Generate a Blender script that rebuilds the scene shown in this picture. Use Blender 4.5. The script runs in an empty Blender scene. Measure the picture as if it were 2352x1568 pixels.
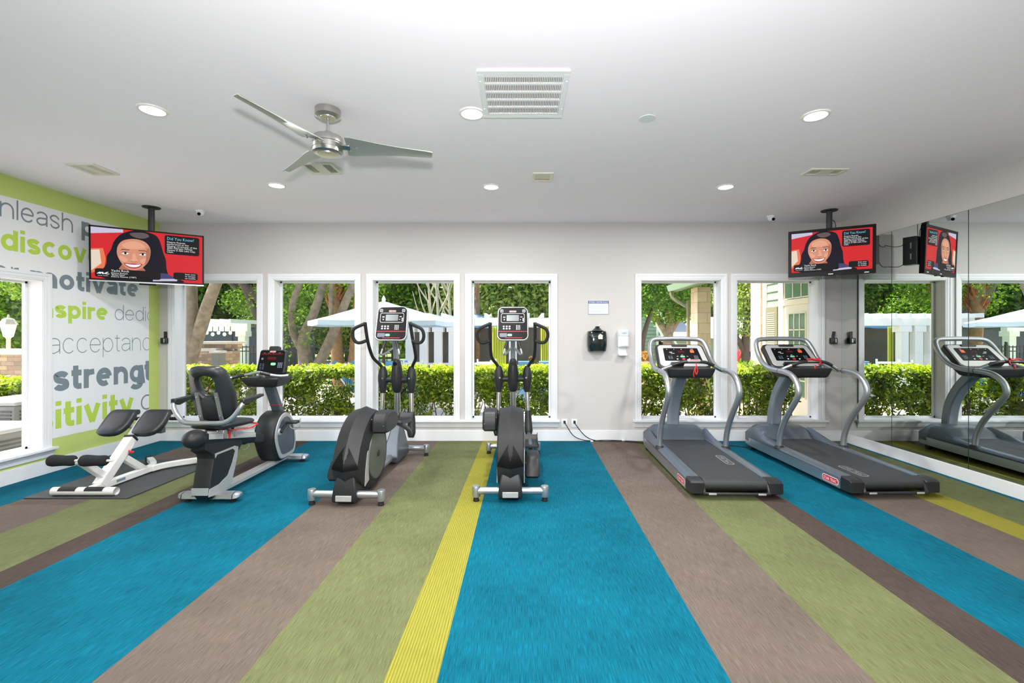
import bpy, bmesh, math, random
import numpy as np
from mathutils import Vector, Matrix

S = bpy.context.scene
COL = S.collection
R = math.radians
# ------------------------------------------------------------------ camera, sky, sun, exposure
F_PX, CX, CY, EYE = 1045.0, 1195.0, 771.0, 1.48
cam_d = bpy.data.cameras.new('camera')
cam_d.sensor_width = 36.0
cam_d.lens = F_PX / 2352 * 36.0
cam_d.shift_x = -(CX - 1176) / 2352
cam_d.shift_y = -(784 - CY) / 2352
cam_d.clip_start, cam_d.clip_end = 0.05, 400
cam = bpy.data.objects.new('camera', cam_d)
cam.location = (0, 0, EYE)
cam.rotation_euler = (R(90), 0, 0)
COL.objects.link(cam)
S.camera = cam

world = bpy.data.worlds.new('sky')
S.world = world
world.use_nodes = True
wn = world.node_tree
sky = wn.nodes.new('ShaderNodeTexSky')
sky.sky_type = 'NISHITA'
sky.sun_disc = False
sky.sun_elevation, sky.sun_rotation = R(52), R(-80)
sky.air_density, sky.dust_density = 1.0, 2.0
bg = wn.nodes['Background']
bg.inputs[1].default_value = 0.30
wn.links.new(sky.outputs[0], bg.inputs[0])

sun_d = bpy.data.lights.new('sun', 'SUN')
sun_d.energy, sun_d.angle, sun_d.color = 9.5, R(0.6), (1.0, 0.95, 0.86)
sun = bpy.data.objects.new('sun', sun_d)
sun.rotation_euler = Vector((0.44, -0.14, -0.89)).to_track_quat('-Z', 'Y').to_euler()
sun.location = (-10, 14, 18)
COL.objects.link(sun)

# the photographer's flash, on top of the camera (it throws the fan's shadow on the ceiling)
fl_d = bpy.data.lights.new('camera_flash', 'SPOT')
fl_d.energy, fl_d.shadow_soft_size, fl_d.color = 335, 0.06, (1.0, 0.985, 0.98)
fl_d.spot_size, fl_d.spot_blend = R(155), 0.9
fl = bpy.data.objects.new('camera_flash', fl_d)
fl.location = (0, -0.02, 1.86)
fl.rotation_euler = (R(90 + 24), 0, 0)
COL.objects.link(fl)
DOWNLIGHT_W = 26.0

vs = S.view_settings
vs.view_transform, vs.look, vs.exposure, vs.gamma = 'Standard', 'None', 0.52, 1.0
vs.use_curve_mapping = False
cy = S.cycles
cy.use_denoising = True
cy.max_bounces, cy.diffuse_bounces, cy.glossy_bounces = 8, 4, 4
cy.transmission_bounces, cy.transparent_max_bounces = 4, 10
cy.use_adaptive_sampling, cy.adaptive_threshold = True, 0.03
cy.caustics_reflective = cy.caustics_refractive = False
cy.sample_clamp_indirect = 6.0

# ------------------------------------------------------------------ materials
def lin(c):
    return tuple(((x / 255) / 12.92 if x / 255 <= 0.04045 else ((x / 255 + 0.055) / 1.055) ** 2.4) for x in c)

def mat(name, rgb, rough=0.5, metal=0.0, spec=0.5, noise=0.0, nscale=8.0, bump=0.0, bscale=60.0, coat=0.0, emit=None, estr=1.0):
    m = bpy.data.materials.new(name)
    m.use_nodes = True
    nt = m.node_tree
    b = nt.nodes['Principled BSDF']
    c = lin(rgb)
    b.inputs['Base Color'].default_value = (*c, 1)
    b.inputs['Roughness'].default_value = rough
    b.inputs['Metallic'].default_value = metal
    b.inputs['Specular IOR Level'].default_value = spec
    b.inputs['Coat Weight'].default_value = coat
    if emit is not None:
        b.inputs['Emission Color'].default_value = (*lin(emit), 1)
        b.inputs['Emission Strength'].default_value = estr
    if noise or bump:
        tc = nt.nodes.new('ShaderNodeTexCoord')
    if noise:
        n = nt.nodes.new('ShaderNodeTexNoise')
        n.inputs['Scale'].default_value = nscale
        n.inputs['Detail'].default_value = 5
        nt.links.new(tc.outputs['Object'], n.inputs['Vector'])
        mx = nt.nodes.new('ShaderNodeMix')
        mx.data_type = 'RGBA'
        mx.inputs[6].default_value = (*[x * (1 - noise) for x in c], 1)
        mx.inputs[7].default_value = (*[min(1, x * (1 + noise)) for x in c], 1)
        nt.links.new(n.outputs['Fac'], mx.inputs[0])
        nt.links.new(mx.outputs[2], b.inputs['Base Color'])
    if bump:
        n2 = nt.nodes.new('ShaderNodeTexNoise')
        n2.inputs['Scale'].default_value = bscale
        n2.inputs['Detail'].default_value = 4
        nt.links.new(tc.outputs['Object'], n2.inputs['Vector'])
        bp = nt.nodes.new('ShaderNodeBump')
        bp.inputs['Strength'].default_value = bump
        bp.inputs['Distance'].default_value = 0.01
        nt.links.new(n2.outputs['Fac'], bp.inputs['Height'])
        nt.links.new(bp.outputs['Normal'], b.inputs['Normal'])
    return m

def carpet(name, rgb, ribs=0.0, dark=0.46, light=1.55):
    m = mat(name, rgb, 0.95, spec=0.1)
    nt = m.node_tree
    b = nt.nodes['Principled BSDF']
    c = lin(rgb)
    tc = nt.nodes.new('ShaderNodeTexCoord')
    mp = nt.nodes.new('ShaderNodeMapping')
    mp.inputs['Scale'].default_value = (250, 10, 1)
    nt.links.new(tc.outputs['Object'], mp.inputs['Vector'])
    n = nt.nodes.new('ShaderNodeTexNoise')
    n.inputs['Scale'].default_value = 1.0
    n.inputs['Detail'].default_value = 3
    n.inputs['Roughness'].default_value = 0.65
    nt.links.new(mp.outputs[0], n.inputs['Vector'])
    n3 = nt.nodes.new('ShaderNodeTexNoise')
    n3.inputs['Scale'].default_value = 2.2
    n3.inputs['Detail'].default_value = 4
    nt.links.new(tc.outputs['Object'], n3.inputs['Vector'])
    ad = nt.nodes.new('ShaderNodeMath')
    ad.operation = 'MULTIPLY_ADD'
    ad.inputs[1].default_value = 0.35
    nt.links.new(n3.outputs['Fac'], ad.inputs[0])
    nt.links.new(n.outputs['Fac'], ad.inputs[2])
    ramp = nt.nodes.new('ShaderNodeMapRange')
    ramp.inputs[1].default_value, ramp.inputs[2].default_value = 0.42, 0.92
    nt.links.new(ad.outputs[0], ramp.inputs[0])
    mx = nt.nodes.new('ShaderNodeMix')
    mx.data_type = 'RGBA'
    mx.inputs[6].default_value = (*[x * dark for x in c], 1)
    mx.inputs[7].default_value = (*[min(1, x * light) for x in c], 1)
    nt.links.new(ramp.outputs[0], mx.inputs[0])
    out = mx.outputs[2]
    w = nt.nodes.new('ShaderNodeTexWave')
    w.bands_direction = 'X'
    w.inputs['Scale'].default_value = 22 if ribs else 40
    nt.links.new(tc.outputs['Object'], w.inputs['Vector'])
    if ribs:
        mm = nt.nodes.new('ShaderNodeMix')
        mm.data_type = 'RGBA'
        mm.blend_type = 'MULTIPLY'
        mm.inputs[0].default_value = ribs
        nt.links.new(out, mm.inputs[6])
        nt.links.new(w.outputs['Color'], mm.inputs[7])
        out = mm.outputs[2]
    nt.links.new(out, b.inputs['Base Color'])
    bp = nt.nodes.new('ShaderNodeBump')
    bp.inputs['Strength'].default_value = 0.35
    bp.inputs['Distance'].default_value = 0.004
    nt.links.new(n.outputs['Fac'], bp.inputs['Height'])
    nt.links.new(bp.outputs['Normal'], b.inputs['Normal'])
    return m

def leafmat(name, a, b_, trans=0.35):
    m = bpy.data.materials.new(name)
    m.use_nodes = True
    nt = m.node_tree
    p = nt.nodes['Principled BSDF']
    g = nt.nodes.new('ShaderNodeNewGeometry')
    mx = nt.nodes.new('ShaderNodeMix')
    mx.data_type = 'RGBA'
    mx.inputs[6].default_value = (*lin(a), 1)
    mx.inputs[7].default_value = (*lin(b_), 1)
    nt.links.new(g.outputs['Random Per Island'], mx.inputs[0])
    nt.links.new(mx.outputs[2], p.inputs['Base Color'])
    p.inputs['Roughness'].default_value = 0.45
    p.inputs['Specular IOR Level'].default_value = 0.35
    tr = nt.nodes.new('ShaderNodeBsdfTranslucent')
    hs = nt.nodes.new('ShaderNodeHueSaturation')
    hs.inputs['Value'].default_value = 1.5
    hs.inputs['Saturation'].default_value = 1.1
    nt.links.new(mx.outputs[2], hs.inputs['Color'])
    nt.links.new(hs.outputs[0], tr.inputs[0])
    ms = nt.nodes.new('ShaderNodeMixShader')
    ms.inputs[0].default_value = trans
    nt.links.new(p.outputs[0], ms.inputs[1])
    nt.links.new(tr.outputs[0], ms.inputs[2])
    nt.links.new(ms.outputs[0], nt.nodes['Material Output'].inputs[0])
    return m

def brickmat(name, c1, c2, mortar, scale, bw=0.5, rh=0.25, bump=0.6):
    m = mat(name, c1, 0.85, spec=0.2)
    nt = m.node_tree
    b = nt.nodes['Principled BSDF']
    tc = nt.nodes.new('ShaderNodeTexCoord')
    g = nt.nodes.new('ShaderNodeNewGeometry')
    sx = nt.nodes.new('ShaderNodeSeparateXYZ')
    nt.links.new(tc.outputs['Object'], sx.inputs[0])
    ad = nt.nodes.new('ShaderNodeMath')
    nt.links.new(sx.outputs[0], ad.inputs[0])
    nt.links.new(sx.outputs[1], ad.inputs[1])
    cb = nt.nodes.new('ShaderNodeCombineXYZ')
    nt.links.new(ad.outputs[0], cb.inputs[0])
    nt.links.new(sx.outputs[2], cb.inputs[1])
    br = nt.nodes.new('ShaderNodeTexBrick')
    br.inputs['Color1'].default_value = (*lin(c1), 1)
    br.inputs['Color2'].default_value = (*lin(c2), 1)
    br.inputs['Mortar'].default_value = (*lin(mortar), 1)
    br.inputs['Scale'].default_value = scale
    br.inputs['Mortar Size'].default_value = 0.012
    br.inputs['Brick Width'].default_value = bw
    br.inputs['Row Height'].default_value = rh
    nt.links.new(cb.outputs[0], br.inputs['Vector'])
    n = nt.nodes.new('ShaderNodeTexNoise')
    n.inputs['Scale'].default_value = 14
    n.inputs['Detail'].default_value = 6
    nt.links.new(tc.outputs['Object'], n.inputs['Vector'])
    mx = nt.nodes.new('ShaderNodeMix')
    mx.data_type = 'RGBA'
    mx.blend_type = 'OVERLAY'
    mx.inputs[0].default_value = 0.30
    nt.links.new(br.outputs['Color'], mx.inputs[6])
    nt.links.new(n.outputs['Color'], mx.inputs[7])
    hs = nt.nodes.new('ShaderNodeHueSaturation')
    hs.inputs['Saturation'].default_value = 0.85
    nt.links.new(mx.outputs[2], hs.inputs['Color'])
    nt.links.new(hs.outputs[0], b.inputs['Base Color'])
    bp = nt.nodes.new('ShaderNodeBump')
    bp.inputs['Strength'].default_value = bump
    bp.inputs['Distance'].default_value = 0.03
    nt.links.new(n.outputs['Fac'], bp.inputs['Height'])
    nt.links.new(bp.outputs['Normal'], b.inputs['Normal'])
    return m

def glassmat(name, tint=(0.97, 1.0, 0.98), refl=1.0):
    m = bpy.data.materials.new(name)
    m.use_nodes = True
    nt = m.node_tree
    nt.nodes.remove(nt.nodes['Principled BSDF'])
    t = nt.nodes.new('ShaderNodeBsdfTransparent')
    t.inputs[0].default_value = (*tint, 1)
    g = nt.nodes.new('ShaderNodeBsdfGlossy')
    g.inputs['Roughness'].default_value = 0.0
    fr = nt.nodes.new('ShaderNodeFresnel')
    fr.inputs[0].default_value = 1.45
    ml = nt.nodes.new('ShaderNodeMath')
    ml.operation = 'MULTIPLY'
    ml.inputs[1].default_value = refl
    nt.links.new(fr.outputs[0], ml.inputs[0])
    ms = nt.nodes.new('ShaderNodeMixShader')
    nt.links.new(ml.outputs[0], ms.inputs[0])
    nt.links.new(t.outputs[0], ms.inputs[1])
    nt.links.new(g.outputs[0], ms.inputs[2])
    nt.links.new(ms.outputs[0], nt.nodes['Material Output'].inputs[0])
    return m

# ------------------------------------------------------------------ mesh builder
def catmull(pts, k=4, closed=False):
    P = [Vector(p) for p in pts]
    n = len(P)
    out = []
    rng = range(n if closed else n - 1)
    for i in rng:
        if closed:
            a, b, c, d = P[(i - 1) % n], P[i], P[(i + 1) % n], P[(i + 2) % n]
        else:
            a, b, c, d = P[max(i - 1, 0)], P[i], P[i + 1], P[min(i + 2, n - 1)]
        for j in range(k):
            t = j / k
            out.append(0.5 * ((2 * b) + (c - a) * t + (2 * a - 5 * b + 4 * c - d) * t * t + (3 * b - a - 3 * c + d) * t ** 3))
    if not closed:
        out.append(P[-1])
    return out

class MB:
    def __init__(s):
        s.v, s.f, s.mi = [], [], []

    def add(s, vs, fs, mi=0, M=None):
        o = len(s.v)
        for v in vs:
            v = Vector(v)
            s.v.append(tuple(M @ v) if M is not None else tuple(v))
        for f in fs:
            s.f.append([i + o for i in f])
            s.mi.append(mi)
        return s

    def box(s, a, b, mi=0, M=None):
        (x0, y0, z0), (x1, y1, z1) = a, b
        vs = [(x0, y0, z0), (x1, y0, z0), (x1, y1, z0), (x0, y1, z0), (x0, y0, z1), (x1, y0, z1), (x1, y1, z1), (x0, y1, z1)]
        return s.add(vs, [(3, 2, 1, 0), (4, 5, 6, 7), (0, 1, 5, 4), (1, 2, 6, 5), (2, 3, 7, 6), (3, 0, 4, 7)], mi, M)

    def loft(s, rings, cap=True, mi=0, M=None, closed=True, loop=False):
        n = len(rings[0])
        vs = [p for r in rings for p in r]
        fs = []
        m = len(rings)
        for i in range(m if loop else m - 1):
            for j in range(n if closed else n - 1):
                a, b = i * n + j, i * n + (j + 1) % n
                i2 = (i + 1) % m
                fs.append((a, b, i2 * n + (j + 1) % n, i2 * n + j))
        if cap and not loop:
            fs.append(tuple(range(n - 1, -1, -1)))
            fs.append(tuple((m - 1) * n + j for j in range(n)))
        return s.add(vs, fs, mi, M)

    def cyl(s, p0, p1, r0, r1=None, n=16, mi=0, cap=True, M=None):
        return s.tube([p0, p1], [r0, r0 if r1 is None else r1], n, False, mi, 0, cap, M)

    def tube(s, pts, r, n=10, closed=False, mi=0, k=0, cap=True, M=None, sec=None):
        """round tube, or a section 'sec' (list of (a,b)) swept along the path"""
        P = [Vector(p) for p in pts]
        rr = list(r) if isinstance(r, (list, tuple)) else [r] * len(P)
        if k:
            m = len(P)
            Q = catmull(P, k, closed)
            q = []
            for i in range(len(Q)):
                t = i / k
                a = int(t)
                f = t - a
                ra = rr[a % m]
                rb = rr[(a + 1) % m] if closed else rr[min(a + 1, m - 1)]
                q.append(ra * (1 - f) + rb * f)
            P, rr = Q, q
        m = len(P)
        rings = []
        up = None
        for i in range(m):
            if closed:
                t = P[(i + 1) % m] - P[(i - 1) % m]
            else:
                t = P[min(i + 1, m - 1)] - P[max(i - 1, 0)]
            t.normalize()
            if up is None:
                up = Vector((0, 0, 1)) if abs(t.z) < 0.95 else Vector((0, 1, 0))
                if sec is not None:
                    up = Vector((1, 0, 0)) if abs(t.x) < 0.9 else Vector((0, 0, 1))
            u = (up - t * up.dot(t)).normalized()
            w = t.cross(u)
            up = u
            if sec is None:
                rings.append([P[i] + (u * math.cos(2 * math.pi * j / n) + w * math.sin(2 * math.pi * j / n)) * rr[i] for j in range(n)])
            else:
                rings.append([P[i] + u * a * rr[i] + w * b * rr[i] for a, b in sec])
        return s.loft(rings, cap, mi, M, True, closed)

    def lathe(s, prof, o=(0, 0, 0), axis='z', n=24, mi=0, M=None, cap=True):
        o = Vector(o)
        rings = []
        for r, h in prof:
            ring = []
            for j in range(n):
                a = 2 * math.pi * j / n
                c, d = r * math.cos(a), r * math.sin(a)
                ring.append(o + (Vector((c, d, h)) if axis == 'z' else Vector((h, c, d)) if axis == 'x' else Vector((c, h, d))))
            rings.append(ring)
        return s.loft(rings, cap, mi, M)

    def prism(s, poly, a, b, axis='x', mi=0, M=None, ch=0.0):
        """polygon extruded along an axis; x: poly is (y,z); y: (x,z); z: (x,y). ch chamfers the two ends."""
        def P(p, h):
            return (h, p[0], p[1]) if axis == 'x' else (p[0], h, p[1]) if axis == 'y' else (p[0], p[1], h)
        if ch:
            cx = sum(p[0] for p in poly) / len(poly)
            cz = sum(p[1] for p in poly) / len(poly)
            sx = max(abs(p[0] - cx) for p in poly)
            sz = max(abs(p[1] - cz) for p in poly)
            ins = [(cx + (p[0] - cx) * (1 - ch / sx), cz + (p[1] - cz) * (1 - ch / sz)) for p in poly]
            d = ch if b > a else -ch
            rings = [[P(p, a) for p in ins], [P(p, a + d) for p in poly], [P(p, b - d) for p in poly], [P(p, b) for p in ins]]
        else:
            rings = [[P(p, a) for p in poly], [P(p, b) for p in poly]]
        return s.loft(rings, True, mi, M)

    def ell(s, c, r, nu=16, nv=10, mi=0, M=None):
        c = Vector(c)
        rings = []
        for i in range(1, nv):
            t = math.pi * i / nv
            rings.append([c + Vector((r[0] * math.sin(t) * math.cos(2 * math.pi * j / nu), r[1] * math.sin(t) * math.sin(2 * math.pi * j / nu), -r[2] * math.cos(t))) for j in range(nu)])
        return s.loft(rings, True, mi, M)

    def build(s, name, m, parent=None, angle=38, bevel=0.0, seg=2, loc=None, rot=None):
        me = bpy.data.meshes.new(name)
        me.from_pydata(s.v, [], s.f)
        for x in (m if isinstance(m, (list, tuple)) else [m]):
            me.materials.append(x)
        me.polygons.foreach_set('material_index', s.mi)
        bm = bmesh.new()
        bm.from_mesh(me)
        bmesh.ops.recalc_face_normals(bm, faces=bm.faces)
        bm.to_mesh(me)
        bm.free()
        me.shade_smooth()
        me.set_sharp_from_angle(angle=R(angle))
        o = bpy.data.objects.new(name, me)
        COL.objects.link(o)
        if parent is not None:
            o.parent = parent
        if loc:
            o.location = loc
        if rot:
            o.rotation_euler = rot
        if bevel:
            md = o.modifiers.new('bevel', 'BEVEL')
            md.width, md.segments, md.limit_method, md.angle_limit = bevel, seg, 'ANGLE', R(40)
            md.harden_normals = False
        return o

def tag(o, label, cat, group=None, kind=None):
    o['label'], o['category'] = label, cat
    if group:
        o['group'] = group
    if kind:
        o['kind'] = kind
    return o

def thing(name, label, cat, loc=(0, 0, 0), rz=0.0, group=None):
    o = bpy.data.objects.new(name, None)
    COL.objects.link(o)
    o.location, o.rotation_euler = loc, (0, 0, rz)
    o.empty_display_size = 0.1
    return tag(o, label, cat, group)

def struct(o):
    o['kind'] = 'structure'
    return o

def dup(root, label=None, loc=None, rz=None):
    def cp(o, par):
        c = o.copy()
        COL.objects.link(c)
        c.parent = par
        for ch in [x for x in bpy.data.objects if x.parent is o]:
            cp(ch, c)
        return c
    r = cp(root, None)
    if label:
        r['label'] = label
    if loc:
        r.location = loc
    if rz is not None:
        r.rotation_euler = (0, 0, rz)
    return r

def rrect(w, h, r, n=5, cx=0.0, cy=0.0, wt=None):
    """rounded rectangle, w at the bottom and wt at the top"""
    wt = w if wt is None else wt
    out = []
    for (sx, sy, a0) in ((1, 1, 0), (-1, 1, 90), (-1, -1, 180), (1, -1, 270)):
        ww = wt if sy > 0 else w
        for i in range(n + 1):
            a = R(a0 + 90 * i / n)
            out.append((cx + sx * (ww / 2 - r) + r * math.cos(a), cy + sy * (h / 2 - r) + r * math.sin(a)))
    return out

def frame(o, u, v):
    """matrix with local x along u, y along v, z = u x v"""
    u, v = Vector(u).normalized(), Vector(v).normalized()
    w = u.cross(v)
    return Matrix(((u.x, v.x, w.x, o[0]), (u.y, v.y, w.y, o[1]), (u.z, v.z, w.z, o[2]), (0, 0, 0, 1)))

def plate(mb, poly, M, h0, h1, mi=0, ch=0.0):
    return mb.prism(poly, h0, h1, 'z', mi, M, ch)

def text(mb, body, M, size, mi=0, width=None, align='LEFT', h=0.0006, line=1.0):
    """small lettering as flat faces lying on the plane of M"""
    c = bpy.data.curves.new('t', 'FONT')
    c.body, c.size, c.align_x, c.space_line = body, size, align, line
    c.resolution_u = 2
    o = bpy.data.objects.new('t', c)
    me = bpy.data.meshes.new_from_object(o)
    xs = [v.co.x for v in me.vertices]
    k = 1.0
    if width and xs:
        k = width / max(1e-6, max(xs) - min(xs))
    mb.add([(v.co.x * k, v.co.y, h) for v in me.vertices], [tuple(p.vertices) for p in me.polygons], mi, M)
    bpy.data.objects.remove(o)
    bpy.data.curves.remove(c)
    bpy.data.meshes.remove(me)
    return mb

def at(px, py, y):
    """point of the place that stands at depth y and is seen at (px, py) in the photograph"""
    return Vector(((px - CX) * y / F_PX, y, EYE - (py - CY) * y / F_PX))
# ------------------------------------------------------------------ palette
M_WALL = mat('wall_paint', (199, 196, 195), 0.75, spec=0.2, bump=0.03, bscale=180)
M_CEIL = mat('ceiling_paint', (251, 245, 252), 0.8, spec=0.2, bump=0.03, bscale=160)
M_TRIM = mat('white_trim_paint', (227, 229, 233), 0.35, spec=0.4)
M_GREENW = mat('lime_wall_paint', (188, 206, 118), 0.6, spec=0.3, bump=0.03, bscale=160)
M_MURAL = mat('mural_white', (228, 231, 234), 0.5, spec=0.3)
M_LGREY = mat('mural_slate', (118, 132, 142), 0.5)
M_LGREEN = mat('mural_lime', (178, 208, 78), 0.5)
M_BLUE = carpet('carpet_teal', (7, 88, 108))
M_TAUPE = carpet('carpet_taupe', (98, 88, 81), dark=0.6, light=1.4)
M_OLIVE = carpet('carpet_olive', (98, 103, 70), dark=0.6, light=1.4)
M_BROWN = carpet('carpet_brown', (70, 61, 57), dark=0.55, light=1.45)
M_YELLOW = carpet('carpet_chartreuse', (146, 142, 58), ribs=0.35, dark=0.8, light=1.2)
M_GLASS = glassmat('window_glass', (0.985, 1.0, 0.985), 0.8)
M_SILVER = mat('silver_paint', (172, 176, 182), 0.32, metal=0.75)
M_LSILV = mat('light_silver_plastic', (176, 178, 178), 0.42, metal=0.25)
M_SIDE = mat('satin_aluminium', (186, 190, 194), 0.3, metal=0.85)
M_STEEL = mat('brushed_steel', (190, 188, 184), 0.28, metal=1.0)
M_CHROME = mat('chrome', (215, 216, 218), 0.12, metal=1.0)
M_CHAR = mat('charcoal_plastic', (38, 39, 41), 0.42, spec=0.3, bump=0.03, bscale=400)
M_DARK = mat('black_plastic', (34, 35, 39), 0.42)
M_GLOSS = mat('gloss_black', (13, 13, 15), 0.36, spec=0.14)
M_RUBBER = mat('black_rubber', (26, 26, 28), 0.75)
M_SLATE = mat('slate_plastic', (86, 95, 105), 0.36, metal=0.25)
M_OLIVEM = mat('grey_disc', (104, 108, 104), 0.4, metal=0.35)
M_WHITEM = mat('white_powder_coat', (226, 226, 224), 0.4)
M_RED = mat('red_plastic', (190, 32, 38), 0.4)
M_PINK = mat('badge_red', (184, 36, 50), 0.4)
M_WHITE = mat('white_print', (236, 236, 236), 0.5)
M_GREENB = mat('green_button', (128, 196, 160), 0.4)
M_ORANGE = mat('orange_sticker', (226, 96, 50), 0.5)
M_LCD = mat('lcd_grey', (92, 100, 104), 0.25)
M_REDLED = mat('red_led_window', (74, 14, 18), 0.15)
M_VINYL = mat('black_vinyl', (38, 40, 43), 0.38, bump=0.04, bscale=250)
M_FOAM = mat('black_foam', (44, 45, 48), 0.9, spec=0.15, bump=0.2, bscale=300)
M_BELT = mat('running_belt', (44, 46, 49), 0.62, noise=0.25, nscale=5, bump=0.05, bscale=500)
M_MAT = mat('rubber_mat', (62, 64, 66), 0.7, noise=0.1, nscale=6, bump=0.05, bscale=300)
M_WPLAST = mat('white_plastic', (236, 237, 240), 0.35)
M_OFFW = mat('offwhite_plastic', (222, 220, 205), 0.45)
M_SMOKE = mat('smoked_plastic', (18, 30, 30), 0.12, coat=0.5)

D = 6.417          # inner face of the window wall
XL, XR = -5.09, 4.53
ZC = 3.07
YB = -2.8          # rear wall, behind the camera

# ------------------------------------------------------------------ floor: carpet strips
edges = [(XL, XL), (-4.51, -4.51), (-3.90, -3.88), (-3.27, -3.23), (-3.05, -2.96), (-1.83, -1.79), (-1.20, -1.155),
         (-0.585, -0.53), (-0.355, -0.32), (0.903, 0.98), (1.52, 1.60), (2.13, 2.20), (2.385, 2.42), (3.02, 3.14),
         (3.643, 3.66), (3.90, 3.96), (4.46, 4.475), (XR, XR)]
cols = [0, 1, 2, 3, 0, 1, 2, 4, 0, 1, 2, 3, 0, 1, 4, 2, 0]
fb = MB()
for i, c in enumerate(cols):
    def xe(e, y):
        return e[0] + (e[1] - e[0]) * (y - 2) / 4.4
    a, b = edges[i], edges[i + 1]
    top = [(xe(a, YB), YB, 0), (xe(b, YB), YB, 0), (xe(b, D), D, 0), (xe(a, D), D, 0)]
    fb.add(top + [(x, y, -0.12) for x, y, z in top], [(0, 1, 2, 3), (7, 6, 5, 4), (0, 4, 5, 1), (1, 5, 6, 2), (2, 6, 7, 3), (3, 7, 4, 0)], c)
struct(fb.build('floor', [M_BLUE, M_TAUPE, M_OLIVE, M_BROWN, M_YELLOW]))

struct(MB().box((XL - 0.2, YB - 0.2, ZC), (XR + 0.2, D + 0.2, ZC + 0.2)).build('ceiling', M_CEIL))
# unseen roof slab, its eaves added and the left one lengthened to block sun
struct(MB().box((XL - 1.5, YB - 0.8, ZC + 0.22), (XR + 0.4, D + 0.75, ZC + 0.4)).build('roof', mat('roof_board', (150, 146, 140), 0.8)))

# ------------------------------------------------------------------ walls and windows
WT = 0.20
Z0, Z1 = 0.289, 2.275          # back windows
wins = [(-4.882, -3.703), (-3.476, -2.322), (-2.09, -0.927), (-0.70, 0.445), (1.695, 2.837), (3.046, 4.21)]
wb = MB()
xs = [XL - WT] + [x for w in wins for x in w] + [XR + WT]
for i in range(0, len(xs), 2):
    wb.box((xs[i], D, -0.3), (xs[i + 1], D + WT, ZC))
for a, b in wins:
    wb.box((a, D, -0.3), (b, D + WT, Z0))
    wb.box((a, D, Z1), (b, D + WT, ZC))
struct(wb.build('wall_back', M_WALL))
LW = (3.70, 4.853, 0.27, 2.07)  # left window opening: y0 y1 z0 z1
wl = MB()
wl.box((XL - WT, YB, -0.3), (XL, LW[0], ZC)).box((XL - WT, LW[1], -0.3), (XL, D, ZC))
wl.box((XL - WT, LW[0], -0.3), (XL, LW[1], LW[2])).box((XL - WT, LW[0], LW[3]), (XL, LW[1], ZC))
struct(wl.build('wall_left', M_GREENW))
ex = MB()
X0, X1 = XL - WT - 0.03, XL - WT
ex.box((X0, YB, -0.35), (X1, LW[0], ZC)).box((X0, LW[1], -0.35), (X1, D + WT, ZC)).box((X0, LW[0], -0.35), (X1, LW[1], LW[2])).box((X0, LW[0], LW[3]), (X1, LW[1], ZC))
struct(ex.build('wall_left_exterior', mat('added_cladding', (196, 192, 182), 0.8)))  # unseen outer skin, added to keep lime wall bounce off the condensers
struct(MB().box((XR, YB, -0.3), (XR + WT, D, ZC)).build('wall_right', M_WALL))
struct(MB().box((XL - WT, YB - WT, -0.3), (XR + WT, YB, ZC)).build('wall_rear', M_WALL))

def casing_profile(t):
    return t

def window(name, a, b, z0, z1, M, depth=WT, cw=0.078):
    """local x along the wall, local y up, local z into the room; wall face at z=0"""
    root = bpy.data.objects.new(name, None)
    COL.objects.link(root)
    root['kind'] = 'structure'
    c = MB()
    for k, (o, i, h) in enumerate(((cw, 0.045, 0.020), (0.050, 0.012, 0.014), (0.018, -0.004, 0.010))):
        # left, right, head boards of a stepped casing
        c.box((a - o, z0 - 0.02, 0), (a - i, z1 + o, h), 0, M)
        c.box((b + i, z0 - 0.02, 0), (b + o, z1 + o, h), 0, M)
        c.box((a - i, z1 + i, 0), (b + i, z1 + o, h), 0, M)
    c.build('casing', M_TRIM, root, bevel=0.003)
    j = MB()
    t = 0.012
    j.box((a - 0.002, z0, -depth), (a + t, z1, 0.006), 0, M).box((b - t, z0, -depth), (b + 0.002, z1, 0.006), 0, M)
    j.box((a, z1 - t, -depth), (b, z1 + 0.002, 0.006), 0, M).box((a, z0 - 0.002, -depth), (b, z0 + t, 0.0), 0, M)
    j.build('jamb', M_TRIM, root)
    s = MB()
    f = 0.022
    zz = (-depth + 0.012, -depth + 0.045)
    s.box((a + t, z0 + t, zz[0]), (a + t + f, z1 - t, zz[1]), 0, M).box((b - t - f, z0 + t, zz[0]), (b - t, z1 - t, zz[1]), 0, M)
    s.box((a + t, z1 - t - f, zz[0]), (b - t, z1 - t, zz[1]), 0, M).box((a + t, z0 + t, zz[0]), (b - t, z0 + t + f, zz[1]), 0, M)
    s.build('sash', M_TRIM, root)
    p = MB()
    p.add([M @ Vector(q) for q in ((a + t, z0 + t, -depth + 0.03), (b - t, z0 + t, -depth + 0.03), (b - t, z1 - t, -depth + 0.03), (a + t, z1 - t, -depth + 0.03))], [(0, 1, 2, 3)])
    p.build('pane', M_GLASS, root)
    return root

MBACK = frame((0, D, 0), (1, 0, 0), (0, 0, 1))       # z = x cross up = -y : into the room
MLEFT = frame((XL, 0, 0), (0, 1, 0), (0, 0, 1))      # z = +x
for i, (a, b) in enumerate(wins):
    window('window_%d' % (i + 1), a, b, Z0, Z1, MBACK)
window('window_7', LW[0], LW[1], LW[2], LW[3], MLEFT)

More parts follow.
